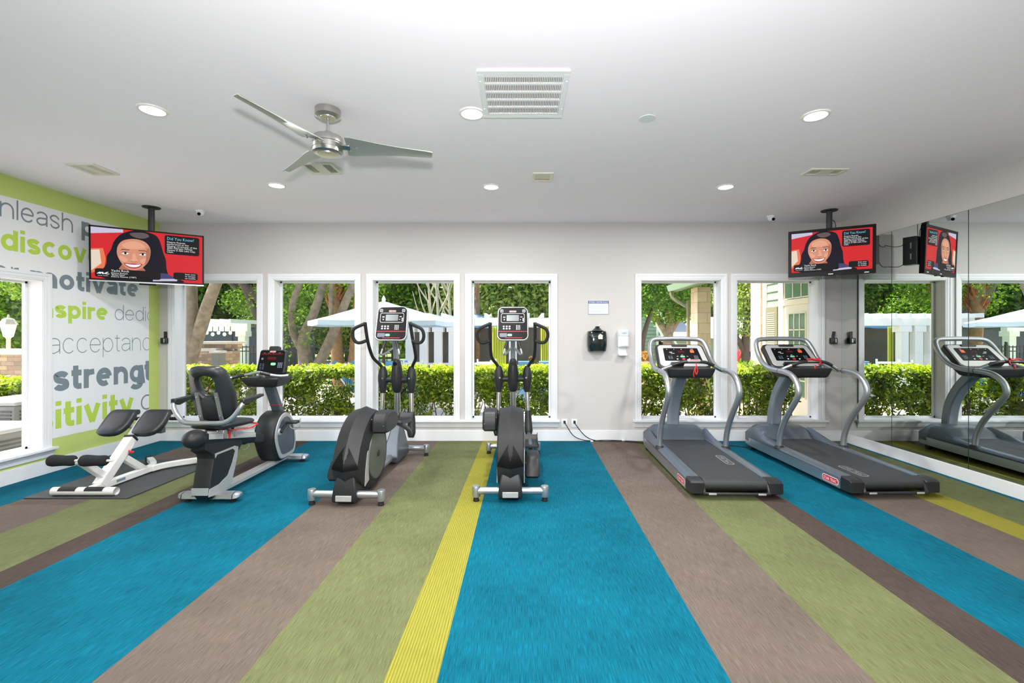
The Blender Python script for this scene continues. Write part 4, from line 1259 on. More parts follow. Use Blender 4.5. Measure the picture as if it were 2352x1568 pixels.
        # fixed grips under the console
        MB().tube([(s * 0.048, 1.24, 1.47), (s * 0.075, 1.22, 1.38), (s * 0.104, 1.20, 1.285), (s * 0.098, 1.21, 1.262), (s * 0.075, 1.26, 1.275), (s * 0.02, 1.36, 1.335)], 0.0125, 10, k=4).build('fixed_handle', M_SILVER, t)
        MB().cyl((s * 0.054, 1.236, 1.45), (s * 0.090, 1.21, 1.33), 0.0165, n=12).build('pulse_grip', M_DARK, t)
        # crank cover, pedal arm and foot plate
        zc = 0.665 if s == up else 0.235
        yc = 0.42
        c = MB()
        if s == up:
            rr = [(-0.16, -0.095), (-0.19, -0.04), (-0.175, 0.05), (-0.10, 0.095), (0.04, 0.095), (0.15, 0.06), (0.21, -0.01), (0.20, -0.06), (0.10, -0.10)]
        else:
            rr = [(-0.20, -0.10), (-0.21, -0.04), (-0.14, 0.06), (-0.02, 0.105), (0.06, 0.10), (0.17, 0.05), (0.20, -0.01), (0.14, -0.08), (0.0, -0.10)]
        pp = [(yc + p.x, zc + p.y) for p in catmull([(a, b, 0) for a, b in rr], 2, True)]
        c.prism(pp, s * 0.135, s * 0.272, 'x', ch=0.018)
        cc = c.build('crank_cover', M_CHAR, t)
        for a, b in ((-0.06, 0.04), (0.05, -0.02)):
            MB().ell((s * (0.20 + a), yc - 0.19, zc + b), (0.006, 0.006, 0.006), 8, 6).build('bolt', M_CHROME, cc)
        za = zc - 0.02
        MB().tube([(s * 0.20, yc + 0.12, za), (s * 0.20, 0.9, za * 0.62 + 0.14), (s * 0.195, 1.25, za * 0.25 + 0.245), (s * 0.188, 1.385, 0.305)], 0.026, 12, k=4).build('pedal_arm', M_SLATE, t)
        z_f = za * 0.62 + 0.16
        MB().loft([[(s * 0.125 + a * 0.0, y, z - 0.015), (s * 0.285, y, z - 0.015), (s * 0.285, y, z + 0.02), (s * 0.278, y, z + 0.02), (s * 0.275, y, z), (s * 0.135, y, z), (s * 0.132, y, z + 0.02), (s * 0.125, y, z + 0.02)] for y, z, a in ((0.72, z_f + 0.02, 0), (0.9, z_f, 0), (1.04, z_f - 0.008, 0), (1.10, z_f + 0.02, 0), (1.13, z_f + 0.06, 0))]).build('pedal', M_DARK, t)
        if s != up:
            MB().prism([(-0.014, 0), (0.014, 0), (0, 0.024)], 0, 0.001, 'z', 0, frame((s * 0.172, yc - 0.212, zc - 0.075), (1, 0, 0), (0, 0, 1))).build('warning_sticker', mat('warning_yellow', (230, 200, 40), 0.5) if 'warning_yellow' not in bpy.data.materials else bpy.data.materials['warning_yellow'], cc)
    # console
    CM = frame((0, 1.255, 1.625), (1, 0, 0), (0, 0.26, 0.966))
    MB().prism(rrect(0.352, 0.40, 0.06, 6, 0, 0, 0.345), -0.075, -0.012, 'z', 0, CM, ch=0.015).build('console_back', M_DARK, t)
    MB().prism(rrect(0.372, 0.415, 0.065, 6, 0, 0, 0.36), -0.030, 0.0, 'z', 0, CM, ch=0.006).build('console_rim', M_SILVER, t)
    fc = MB().prism(rrect(0.345, 0.388, 0.055, 6, 0, 0, 0.335), -0.01, 0.005, 'z', 0, CM, ch=0.002).build('console_face', M_GLOSS, t)
    fr = MB()
    outer, inner = rrect(0.275, 0.115, 0.02, 4, 0, 0.065), rrect(0.268, 0.108, 0.018, 4, 0, 0.065)
    fr.loft([[(a, b, 0.0056) for a, b in outer], [(a, b, 0.0056) for a, b in inner]], False, 0, CM)
    fr.build('display_outline', M_WHITE, fc)
    MB().prism(rrect(0.145, 0.075, 0.006, 2, 0, 0.065), 0.005, 0.0062, 'z', 0, CM).build('display', M_LCD, fc)
    kk = MB()
    for i in range(3):
        for j in range(4):
            kk.prism(rrect(0.011, 0.009, 0.004, 2, 0.045 + i * 0.018, -0.028 - j * 0.015), 0.005, 0.0065, 'z', 0, CM)
        for j in range(2):
            MB().prism(rrect(0.021, 0.017, 0.008, 3, -0.105 + i * 0.034, -0.038 - j * 0.027), 0.005, 0.0065, 'z', 0, CM).build('program_button', M_WHITE, fc)
    for (x, y, w, h_) in ((-0.10, 0.075, 0.026, 0.010), (-0.10, 0.045, 0.012, 0.012), (0.10, 0.078, 0.026, 0.006), (0.122, 0.055, 0.014, 0.014), (0.122, 0.034, 0.014, 0.014), (0.09, 0.045, 0.012, 0.005)):
        kk.prism(rrect(w, h_, 0.002, 2, x, y), 0.005, 0.0065, 'z', 0, CM)
    kk.build('keypad', M_WHITE, fc)
    for x in (-0.13, 0.13):
        kk = MB()
        fr2 = rrect(0.034, 0.034, 0.007, 3, x, 0.152)
        fr3 = rrect(0.027, 0.027, 0.005, 3, x, 0.152)
        kk.loft([[(a, b, 0.0058) for a, b in fr2], [(a, b, 0.0058) for a, b in fr3]], False, 0, CM)
        kk.prism(rrect(0.012, 0.012, 0.005, 3, x, 0.152), 0.005, 0.0065, 'z', 0, CM)
        kk.build('corner_icon', M_WHITE, fc)
    badge(fc, 'STAR TRAC', CM @ Matrix.Translation((0, 0.145, 0.005)), 0.082, 0.020, M_PINK, 'console_badge')
    MB().prism(rrect(0.335, 0.006, 0.001, 1, 0, -0.098), 0.005, 0.0062, 'z', 0, CM).prism(rrect(0.20, 0.006, 0.001, 1, 0.01, -0.176), 0.005, 0.0062, 'z', 0, CM).build('red_stripe', M_RED, fc)
    MB().prism(rrect(0.055, 0.028, 0.013, 4, -0.035, -0.142), 0.005, 0.009, 'z', 0, CM).build('start_button', M_GREENB, fc)
    MB().prism(rrect(0.085, 0.045, 0.006, 3, -0.11, -0.142), 0.005, 0.0062, 'z', 0, CM).build('lower_panel', M_SLATE, fc)
    return t

elliptical('charcoal elliptical trainer beside the recumbent bike, turned to show its disc', (-1.523, 3.986, 0), R(-1.9), 1)
elliptical('charcoal elliptical trainer standing between the windows and treadmills, seen from straight behind', (-0.088, 4.08, 0), 0.0, -1)

# ------------------------------------------------------------------ recumbent bike
bk = thing('recumbent_bike', 'grey and black recumbent exercise bike with a holed backrest', 'exercise bike', (-2.77, 4.07, 0), R(-0.4))
def flatbar(y, hw, name):
    b = MB()
    sec = [(-0.058, 0.042), (-0.05, 0.035), (0.05, 0.035), (0.058, 0.042), (0.05, 0.078), (0.02, 0.09), (-0.02, 0.09), (-0.05, 0.078)]
    b.loft([[(x, y + a * k, (b_ - 0.06) * k + 0.06) for a, b_ in sec] for x, k in ((-hw, 0.45), (-hw + 0.02, 0.85), (-hw + 0.05, 1), (hw - 0.05, 1), (hw - 0.02, 0.85), (hw, 0.45))])
    o = b.build(name, M_SILVER, bk)
    for s in (-1, 1):
        MB().loft([[(s * (hw - 0.052), y + a * 1.03, (b_ - 0.06) * 1.03 + 0.06) for a, b_ in sec], [(s * (hw - 0.046), y + a * 1.03, (b_ - 0.06) * 1.03 + 0.06) for a, b_ in sec]]).build('end_seam', M_DARK, o)
        MB().lathe([(0.028, 0.0), (0.03, 0.012), (0.02, 0.018), (0.018, 0.04)], (s * (hw - 0.075), y, 0), n=16).build('levelling_foot', M_RUBBER, o)
    return o
flatbar(0.0, 0.275, 'rear_crossbar')
flatbar(1.30, 0.26, 'front_crossbar')
MB().loft([[(-0.055, y, 0.055), (0.055, y, 0.055), (0.055, y, 0.085), (0.03, y, 0.098), (-0.03, y, 0.098), (-0.055, y, 0.085)] for y in (0.05, 1.25)]).build('base_rail', M_LSILV, bk, angle=25)
post = [(-0.135, 0.10), (-0.09, 0.05), (0.02, 0.035), (0.09, 0.05), (0.19, 0.12), (0.235, 0.26), (0.30, 0.40), (0.36, 0.455), (0.34, 0.50), (-0.16, 0.56), (-0.155, 0.50), (-0.085, 0.45), (-0.07, 0.40), (-0.11, 0.24)]
MB().prism(post, -0.075, 0.075, 'x', ch=0.018).build('seat_post', M_CHAR, bk, angle=30)
MB().prism([(-0.137, 0.085), (-0.125, 0.15), (0.0, 0.155), (0.12, 0.20), (0.185, 0.30), (0.225, 0.395), (0.19, 0.425), (-0.03, 0.425), (-0.05, 0.40), (-0.055, 0.44), (0.22, 0.445), (0.272, 0.425), (0.258, 0.34), (0.215, 0.22), (0.175, 0.12), (0.08, 0.06)], 0.074, 0.079, 'x').build('post_trim', M_LSILV, bk)
MB().prism([(-0.137, 0.085), (-0.125, 0.15), (0.0, 0.155), (0.12, 0.20), (0.185, 0.30), (0.225, 0.395), (0.19, 0.425), (-0.03, 0.425), (-0.05, 0.40), (-0.055, 0.44), (0.22, 0.445), (0.272, 0.425), (0.258, 0.34), (0.215, 0.22), (0.175, 0.12), (0.08, 0.06)], -0.079, -0.074, 'x').build('post_trim', M_LSILV, bk)
MB().loft([[(-0.071, y, z0), (-0.071, y, z1), (0.071, y, z1), (0.071, y, z0)] for y, z0, z1 in ((-0.142, 0.10, 0.16), (-0.128, 0.10, 0.16))]).build('rear_trim', M_LSILV, bk)
# inclined seat rail
def rz_(y):
    return 0.615 - 0.19 * (y + 0.2)
MB().loft([[(s_ * x, y, rz_(y) + z) for s_, x, z in ((-1, 0.05, -0.075), (-1, 0.075, -0.04), (-1, 0.075, 0.03), (-1, 0.045, 0.045), (1, 0.045, 0.045), (1, 0.075, 0.03), (1, 0.075, -0.04), (1, 0.05, -0.075))] for y in (-0.17, 0.56)]).build('seat_rail', M_CHAR, bk)
for s in (-1, 1):
    MB().loft([[(s * 0.072, y, rz_(y) - 0.02), (s * 0.081, y, rz_(y) - 0.018), (s * 0.081, y, rz_(y) + 0.02), (s * 0.06, y, rz_(y) + 0.05), (s * 0.055, y, rz_(y) + 0.03)] for y in (-0.13, 0.55)]).build('rail_track', M_LSILV, bk)
MB().ell((0, -0.20, rz_(-0.2) - 0.012), (0.083, 0.105, 0.078), 20, 14).build('rail_end_cap', M_CHAR, bk)
MB().loft([[(-0.06, y, z0), (0.06, y, z0), (0.06, y, z1), (-0.06, y, z1)] for y, z0, z1 in ((0.55, 0.40, 0.50), (0.70, 0.36, 0.46), (0.74, 0.37, 0.43))]).build('rail_nose', M_DARK, bk, bevel=0.01)
MB().box((-0.06, 0.0, 0.59), (0.06, 0.28, 0.635)).box((-0.085, 0.05, 0.545), (0.085, 0.10, 0.63)).box((-0.085, 0.20, 0.53), (0.085, 0.24, 0.63)).build('seat_carriage', M_STEEL, bk, bevel=0.004)
# seat cushion
rings = []
for y, w, zt, zb in ((-0.06, 0.13, 0.70, 0.66), (-0.03, 0.175, 0.715, 0.64), (0.1, 0.20, 0.72, 0.63), (0.24, 0.215, 0.71, 0.625), (0.34, 0.205, 0.70, 0.63), (0.39, 0.16, 0.68, 0.64)):
    rings.append([(-w, y, (zt + zb) / 2), (-w * 0.9, y, zt - 0.008), (-w * 0.4, y, zt - 0.004), (w * 0.4, y, zt - 0.004), (w * 0.9, y, zt - 0.008), (w, y, (zt + zb) / 2), (w * 0.9, y, zb), (-w * 0.9, y, zb)])
sc = MB().loft(rings).build('seat_cushion', M_VINYL, bk, angle=60)
sc.modifiers.new('subd', 'SUBSURF').render_levels = 2
# backrest: padded ring with a slot, reclined
BM_ = frame((0, -0.03, 0.965), (1, 0, 0), (0, -0.30, 0.954))
outer = [(p.x, p.y) for p in catmull([(-0.125, 0.235, 0), (0, 0.252, 0), (0.125, 0.235, 0), (0.165, 0.13, 0), (0.185, -0.02, 0), (0.175, -0.18, 0), (0.13, -0.25, 0), (0, -0.265, 0), (-0.13, -0.25, 0), (-0.175, -0.18, 0), (-0.185, -0.02, 0), (-0.165, 0.13, 0)], 3, True)]
n = len(outer)
def hole(k):
    r = []
    for a, b in outer:
        ang = math.atan2(b - 0.03, a)
        r.append((0.068 * k * math.cos(ang) * (1.0 + 0.35 * (math.sin(ang) > 0) * math.sin(ang)), 0.075 + 0.095 * k * math.sin(ang)))
    return r
def wrap(pts, z, k=1.0):
    # sides of the pad curve forward around the back (local z points backwards)
    return [(a * k, b * k + (0.0 if k == 1 else 0.0), z - 1.6 * (a * k) ** 2) for a, b in pts]
b = MB()
b.loft([wrap(hole(1.0), 0.0), wrap(hole(1.25), 0.028), wrap(outer, 0.030, 0.90), wrap(outer, 0.012, 0.985), wrap(outer, -0.02, 1.0), wrap(outer, -0.05, 0.97), wrap(hole(1.3), -0.05), wrap(hole(1.05), -0.025)], False, 0, BM_, True, True)
bo = b.build('backrest', M_VINYL, bk, angle=60)
for s in (-1, 1):
    st = MB().tube([BM_ @ Vector((s * 0.085, 0.02, 0.024)), BM_ @ Vector((s * 0.088, -0.12, 0.026)), BM_ @ Vector((s * 0.09, -0.235, 0.03)), (s * 0.09, 0.07, 0.66), (s * 0.085, 0.13, 0.615), (s * 0.07, 0.2, 0.60)], 1.0, k=3, sec=[(-0.016, -0.006), (0.016, -0.006), (0.016, 0.006), (-0.016, 0.006)]).build('back_bracket', M_SILVER, bk)
    for q in (-0.02, -0.20):
        MB().ell(BM_ @ Vector((s * 0.088, q, 0.036)), (0.006, 0.006, 0.006), 8, 6).build('bolt', M_CHROME, st)
MB().tube([(-0.305, -0.02, 0.885), (-0.30, -0.045, 0.855), (-0.25, -0.06, 0.775), (-0.185, -0.075, 0.725), (-0.10, -0.085, 0.715), (0.10, -0.085, 0.715), (0.185, -0.075, 0.725), (0.25, -0.06, 0.775), (0.30, -0.045, 0.855), (0.305, -0.02, 0.885)], 0.0205, 14, k=4).build('side_handle_bar', M_SILVER, bk)
for s in (-1, 1):
    MB().loft([[(s * 0.305 - 0.022, y, z - h_), (s * 0.305 + 0.022, y, z - h_), (s * 0.305 + 0.024, y, z + 0.016), (s * 0.305 - 0.024, y, z + 0.016)] for y, z, h_ in ((-0.045, 0.905, 0.03), (0.02, 0.905, 0.045), (0.12, 0.91, 0.025), (0.27, 0.915, 0.008))]).build('side_grip', M_DARK, bk, bevel=0.008)
MB().tube([(0.08, 0.13, 0.575), (0.085, 0.14, 0.605), (0.13, 0.17, 0.608), (0.20, 0.22, 0.61), (0.235, 0.29, 0.625), (0.22, 0.33, 0.635), (0.15, 0.33, 0.64), (0.0, 0.30, 0.64)], 0.007, 8, k=4).tube([(0.085, 0.13, 0.61), (0.085, 0.13, 0.54)], 0.010, 8).build('seat_lever', M_RED, bk)
# drive housing
dh = [(0.90, 0.56), (0.966, 0.617), (1.06, 0.638), (1.145, 0.612), (1.225, 0.535), (1.275, 0.42), (1.308, 0.26), (1.275, 0.13), (1.20, 0.098), (0.98, 0.095), (0.90, 0.17), (0.83, 0.34), (0.84, 0.46)]
dp = [(p.x, p.y) for p in catmull([(a, b, 0) for a, b in dh], 3, True)]
MB().prism(dp, -0.115, 0.115, 'x', ch=0.03).build('drive_housing', M_CHAR, bk, angle=50)
def shrink(k, cxy=(1.08, 0.36)):
    return [(cxy[0] + (a - cxy[0]) * k, cxy[1] + (b_ - cxy[1]) * k) for a, b_ in dp]
for s in (-1, 1):
    MB().loft([[(s * 0.112, a, b_) for a, b_ in shrink(0.93)], [(s * 0.120, a, b_) for a, b_ in shrink(0.90)], [(s * 0.120, a, b_) for a, b_ in shrink(0.76)]], False).build('housing_trim', M_LSILV, bk)
    MB().prism(shrink(0.77), s * 0.110, s * 0.1165, 'x').build('side_plate', M_SLATE, bk)
    MB().lathe([(0.0001, 0.012), (0.03, 0.012), (0.04, 0.0)], axis='x', n=20, M=Matrix.Translation((s * 0.117, 0.93, 0.425)) @ (Matrix.Identity(4) if s > 0 else Matrix.Scale(-1, 4, (1, 0, 0)))).build('crank_hub', M_LSILV, bk)
    d = Vector((0, 0.13, 0.085)) * s
    e = Vector((s * 0.135, 0.93, 0.425))
    MB().tube([e + Vector((s * -0.012, 0, 0)), e, e + d * 0.6, e + d], [0.016, 0.018, 0.014, 0.013], 10).build('crank_arm', M_DARK, bk)
    q = e + d + Vector((s * 0.075, 0, 0))
    pd = MB().box((q.x - 0.055, q.y - 0.05, q.z - 0.014), (q.x + 0.055, q.y + 0.06, q.z + 0.014)).build('pedal', M_DARK, bk, bevel=0.01)
    MB().tube([(q.x - 0.05, q.y + 0.02, q.z - 0.01), (q.x - 0.05, q.y + 0.02, q.z - 0.06), (q.x, q.y + 0.02, q.z - 0.085), (q.x + 0.05, q.y + 0.02, q.z - 0.06), (q.x + 0.062, q.y + 0.02, q.z + 0.0), (q.x + 0.062, q.y + 0.02, q.z + 0.04)], 0.006, 8, k=3).build('pedal_strap', M_LSILV, pd)
MB().loft([[(-0.05, y - 0.045, z), (0.05, y - 0.045, z), (0.05, y + 0.045, z), (-0.05, y + 0.045, z)] for y, z in ((1.14, 0.58), (1.08, 0.70), (0.985, 0.86), (0.93, 0.96))]).build('mast', M_SLATE, bk, bevel=0.014)
MB().loft([[(-0.053, y - 0.048, z), (0.053, y - 0.048, z), (0.053, y + 0.048, z), (-0.053, y + 0.048, z)] for y, z in ((1.083, 0.695), (1.076, 0.707))]).build('mast_collar', M_RED, bk, bevel=0.014)
MB().loft([[(-w, y0, z), (w, y0, z), (w, y1, z), (-w, y1, z)] for z, w, y0, y1 in ((0.93, 0.14, 0.80, 1.0), (0.95, 0.165, 0.78, 1.03), (1.01, 0.195, 0.74, 1.06), (1.035, 0.20, 0.74, 1.06))]).build('console_tray', M_CHAR, bk, bevel=0.015)
KM = frame((0, 0.985, 1.195), (1, 0, 0), (0, 0.28, 0.96))
MB().prism(rrect(0.315, 0.275, 0.03, 4, 0, 0, 0.30), -0.075, 0.0, 'z', 0, KM, ch=0.014).prism(rrect(0.115, 0.06, 0.015, 3, 0, 0.15), -0.06, -0.01, 'z', 0, KM, ch=0.006).build('console', M_CHAR, bk)
kf = MB().prism(rrect(0.285, 0.245, 0.02, 4, 0, 0, 0.27), -0.002, 0.003, 'z', 0, KM).build('console_face', M_GLOSS, bk)
MB().prism(rrect(0.095, 0.032, 0.008, 3, 0.0, 0.035), 0.003, 0.0042, 'z', 0, KM).prism(rrect(0.24, 0.02, 0.004, 2, 0, 0.085), 0.003, 0.0042, 'z', 0, KM).build('led_window', M_REDLED, kf)
MB().prism(rrect(0.055, 0.030, 0.013, 4, 0.025, -0.03), 0.003, 0.007, 'z', 0, KM).build('start_button', M_GREENB, kf)
badge(kf, 'STAR TRAC', KM @ Matrix.Translation((0.0, 0.112, 0.003)), 0.065, 0.016, M_PINK, 'console_badge')
k = MB()
for i in range(3):
    for j in range(4):
        k.prism(rrect(0.014, 0.011, 0.002, 1, 0.082 + i * 0.019, -0.018 - j * 0.016), 0.003, 0.0042, 'z', 0, KM)
        if i < 2:
            k.prism(rrect(0.02, 0.006, 0.002, 1, -0.115 + i * 0.03, -0.03 - j * 0.018), 0.003, 0.0042, 'z', 0, KM)
k.prism(rrect(0.022, 0.022, 0.004, 2, -0.105, 0.03), 0.003, 0.0042, 'z', 0, KM)
for x in (-0.09, -0.04, 0.01, 0.08):
    k.prism(rrect(0.018, 0.004, 0.001, 1, x, 0.097), 0.003, 0.0042, 'z', 0, KM)
k.build('keypad', bpy.data.materials['key_grey'], kf)
hbar = MB().tube([(-0.275, 0.68, 1.035), (-0.235, 0.73, 1.05), (-0.15, 0.745, 1.065), (-0.05, 0.735, 1.085), (0.0, 0.735, 1.095), (0.05, 0.74, 1.085), (0.13, 0.77, 1.06), (0.21, 0.80, 1.05), (0.265, 0.83, 1.055)], 0.0155, 12, k=4).build('handlebar', M_SILVER, bk)
for pts in ([(-0.285, 0.675, 1.03), (-0.235, 0.73, 1.05), (-0.15, 0.745, 1.065)], [(0.02, 0.737, 1.091), (0.07, 0.745, 1.078), (0.11, 0.76, 1.066)]):
    MB().tube(pts, 0.0185, 12, k=3).build('bar_grip', M_DARK, hbar)
MB().tube([(0.0, 0.735, 1.09), (0.005, 0.80, 1.05), (0.0, 0.86, 1.0)], 0.016, 10).build('bar_stem', M_LSILV, hbar)

# ------------------------------------------------------------------ back extension bench on a mat
fm = MB().prism([(-4.505, 4.124), (-3.56, 4.124), (-3.53, 5.40), (-4.56, 5.40)], 0.0, 0.014, 'z').build('floor_mat', M_MAT, bevel=0.004)
tag(fm, 'black rubber floor mat under the white back extension bench', 'floor mat')
bn = thing('back_extension_bench', 'white steel back extension bench with black thigh pads and foam ankle rollers', 'exercise bench', (-4.0, 4.18, 0.014), 0)
MB().tube([(-0.29, 0.0, 0.04), (0.29, 0.0, 0.04)], 0.037, 20, cap=False).tube([(-0.289, 0, 0.04), (0.289, 0, 0.04)], 0.031, 20, cap=False).tube([(-0.12, 0, 0.04), (-0.115, 0, 0.04)], 0.031, 20).build('foot_tube', M_WHITEM, bn)
for a, b_ in ((-0.22, -0.06), (0.02, 0.19)):
    g = MB()
    g.loft([[(x, 0.0385 * math.sin(R(q)) * -1, 0.04 + 0.0385 * math.cos(R(q))) for x in (a, b_)] for q in range(-10, 76, 12)], False, closed=False)
    g.build('foot_grip', M_RUBBER, bn)
sq = lambda r: [(-r, -r), (r, -r), (r, r), (-r, r)]
def sqtube(name, pts, r, m, k=0, par=None):
    return MB().tube(pts, 1.0, k=k, sec=sq(r)).build(name, m, bn if par is None else par, bevel=0.006)
sqtube('base_beam', [(0.03, 0.03, 0.045), (0.03, 0.74, 0.045)], 0.031, M_WHITEM)
MB().box((0.0605, 0.26, 0.035), (0.0615, 0.36, 0.06)).build('decal', M_LGREY, bn)
for s, ex, ey in ((1, 0.36, 1.06), (-1, -0.29, 1.08)):
    lg = sqtube('rear_leg', [(0.03 + s * 0.02, 0.68, 0.045), (0.03 + s * 0.05, 0.80, 0.045), (0.03 + s * 0.16, 0.93, 0.045), (0.03 + (ex - 0.03) * 1.0 if s > 0 else ex, ey, 0.045)], 0.029, M_WHITEM, 4)
    d = Vector((ex - 0.03 - s * 0.16, ey - 0.93, 0)).normalized()
    MB().tube([Vector((ex, ey, 0.045)) - d * 0.05, Vector((ex, ey, 0.045)) + d * 0.03], 1.0, sec=sq(0.034)).build('end_cap', M_RUBBER, lg, bevel=0.005)
MB().ell((0.062, 0.70, 0.05), (0.006, 0.014, 0.014), 12, 8).build('bolt', M_DARK, bn)
sqtube('main_column', [(0.02, 0.12, 0.05), (0.0, 0.50, 0.42)], 0.043, M_WHITEM)
sqtube('column_collar', [(0.0, 0.485, 0.405), (-0.002, 0.505, 0.425)], 0.046, M_RUBBER)
sqtube('pad_post', [(0.0, 0.48, 0.40), (-0.01, 0.66, 0.575)], 0.033, M_LSILV)
sqtube('brace', [(0.01, 0.36, 0.27), (0.028, 0.62, 0.06)], 0.030, M_WHITEM)
sqtube('roller_strut', [(0.012, 0.18, 0.12), (0.0, 0.0, 0.29), (-0.005, -0.05, 0.335)], 0.030, M_WHITEM)
MB().cyl((-0.27, -0.055, 0.335), (0.31, -0.055, 0.335), 0.012, n=12).build('roller_axle', M_WHITEM, bn)
for a, b_ in ((-0.275, -0.035), (0.015, 0.255)):
    pr = []
    for i in range(13):
        u = i / 12
        rr = 0.049 + 0.003 * math.sin(u * math.pi * 2 + 0.6)
        rr *= min(1.0, 0.60 + 0.55 * math.sin(math.pi * min(u, 1 - u) * 2.6 if min(u, 1 - u) < 0.19 else math.pi / 2))
        pr.append((rr, a + (b_ - a) * u))
    MB().lathe(pr, (0, -0.055, 0.335), axis='x', n=20).build('ankle_roller', M_FOAM, bn)
# thigh pads
for cx_, cy_ in ((-0.25, 0.615), (0.115, 0.615)):
    PMx = frame((cx_, cy_, 0.55), (1, 0, 0), (0, 0.70, 0.714))
    o = [(p.x, p.y) for p in catmull([(-0.10, -0.15, 0), (0.06, -0.155, 0), (0.135, -0.08, 0), (0.145, 0.06, 0), (0.12, 0.145, 0), (0.0, 0.155, 0), (-0.115, 0.145, 0), (-0.14, 0.06, 0), (-0.135, -0.08, 0)], 3, True)]
    pdm = MB()
    pdm.loft([[(a * k, b_ * k, z + 0.25 * b_ * b_ * (1 if z > 0.0 else 1)) for a, b_ in o] for z, k in ((-0.03, 0.92), (-0.022, 0.985), (0.0, 1.0), (0.02, 0.985), (0.032, 0.9), (0.036, 0.6))], True, 0, PMx)
    pad = pdm.build('thigh_pad', M_VINYL, bn, angle=60)
    MB().cyl(PMx @ Vector((-0.10, 0.15, -0.02)), PMx @ Vector((0.125, 0.15, -0.02)), 0.028, n=16).build('pad_roll', M_VINYL, pad)
MB().tube([(-0.24, 0.64, 0.505), (0.11, 0.64, 0.505)], 0.02, 10).build('pad_crossbar', M_LSILV, bn)
MB().box((0.17, 0.60, 0.44), (0.23, 0.66, 0.50)).build('pad_adjuster', M_SLATE, bn, bevel=0.006)
MB().tube([(-0.30, 0.85, 0.555), (0.14, 0.85, 0.555), (0.235, 0.85, 0.55)], 0.014, 12).tube([(0, 0.62, 0.54), (0, 0.85, 0.555)], 0.014, 10).build('hand_bar', M_WHITEM, bn)
for a, b_ in ((0.13, 0.24), (-0.31, -0.2)):
    MB().cyl((a, 0.85, 0.552), (b_, 0.85, 0.551), 0.019, n=14).build('hand_grip', M_RUBBER, bn)
MB().cyl((0.04, 0.42, 0.31), (0.075, 0.40, 0.30), 0.008, n=8).ell((0.09, 0.395, 0.298), (0.03, 0.014, 0.014), 12, 8).build('adjuster_knob', M_RED, bn)
# ------------------------------------------------------------------ outdoors
GZ = -0.35
M_PATIO = mat('patio_concrete', (214, 204, 192), 0.9, noise=0.12, nscale=3)
M_LAWN = mat('lawn', (112, 138, 66), 0.95, noise=0.35, nscale=4)
M_ROAD = mat('road', (196, 180, 176), 0.95, noise=0.08, nscale=2)
M_SOIL = mat('mulch', (120, 96, 74), 0.95, noise=0.4, nscale=14)
M_BARK = mat('tree_bark', (142, 126, 104), 0.9, noise=0.85, nscale=7, bump=0.9, bscale=18)
M_BARKD = mat('dark_bark', (84, 72, 60), 0.9, noise=0.35, nscale=9, bump=0.5, bscale=22)
M_PALM = mat('palm_bark', (142, 112, 82), 0.95, noise=0.5, nscale=10, bump=0.9, bscale=16)
M_PALMR = mat('palm_boots', (150, 92, 62), 0.95, noise=0.5, nscale=12, bump=0.9, bscale=16)
M_LEAF1 = leafmat('leaf_green', (58, 98, 28), (146, 176, 64))
M_LEAF2 = leafmat('leaf_deep', (34, 68, 22), (104, 144, 48))
M_LEAF3 = leafmat('leaf_pale', (120, 146, 70), (188, 200, 112))
M_HEDGE = leafmat('hedge_leaf', (36, 70, 18), (158, 184, 46), 0.22)
M_SUNTOP = leafmat('sunlit_new_leaf', (132, 168, 34), (212, 222, 78), 0.25)  # young lime leaves, with the sunlight on the hedge top put into their colour
M_POOLW = mat('white_timber', (240, 240, 238), 0.5)
M_IRON = mat('black_iron', (28, 28, 30), 0.5)
M_STONE = brickmat('stacked_stone', (196, 166, 132), (150, 122, 98), (120, 104, 90), 3.2, 0.9, 0.28)
M_LIME = brickmat('limestone', (236, 212, 176), (222, 192, 152), (190, 160, 126), 2.4, 0.8, 0.5)
M_CAP = mat('stone_cap', (214, 206, 190), 0.8, noise=0.08, nscale=8)
M_MINT = mat('mint_siding', (142, 166, 138), 0.7)
M_CREAM = mat('cream_trim', (244, 236, 216), 0.55)
M_ROOF = mat('shingle', (176, 174, 172), 0.9, noise=0.25, nscale=12)
M_SHUT = mat('olive_shutter', (128, 124, 98), 0.6)
M_UMB = mat('umbrella_canvas', (206, 226, 244), 0.8)
M_UMBB = mat('umbrella_blue', (96, 150, 196), 0.8)
M_BLUEC = mat('blue_canvas', (104, 164, 206), 0.7)
M_BLUEP = mat('blue_planter', (88, 136, 176), 0.5)
M_CURT = mat('lime_curtain', (206, 214, 84), 0.8)
M_ACG = mat('condenser_grey', (116, 120, 120), 0.6)

struct(MB().box((-60, D + WT, GZ - 0.2), (40, 16.8, GZ)).box((-60, -6, GZ - 0.2), (XL - WT, D + WT, GZ)).build('ground', M_PATIO))
struct(MB().box((-60, 16.8, GZ - 0.2), (60, 22, GZ + 0.002)).box((-60, 34, GZ - 0.2), (60, 80, GZ + 0.002)).build('ground_lawn', M_LAWN))
struct(MB().box((-60, 22, GZ - 0.2), (60, 34, GZ)).build('ground_road', M_ROAD))
struct(MB().box((-8.5, D + WT, GZ), (6, 8.5, GZ + 0.01)).build('ground_bed', M_SOIL))

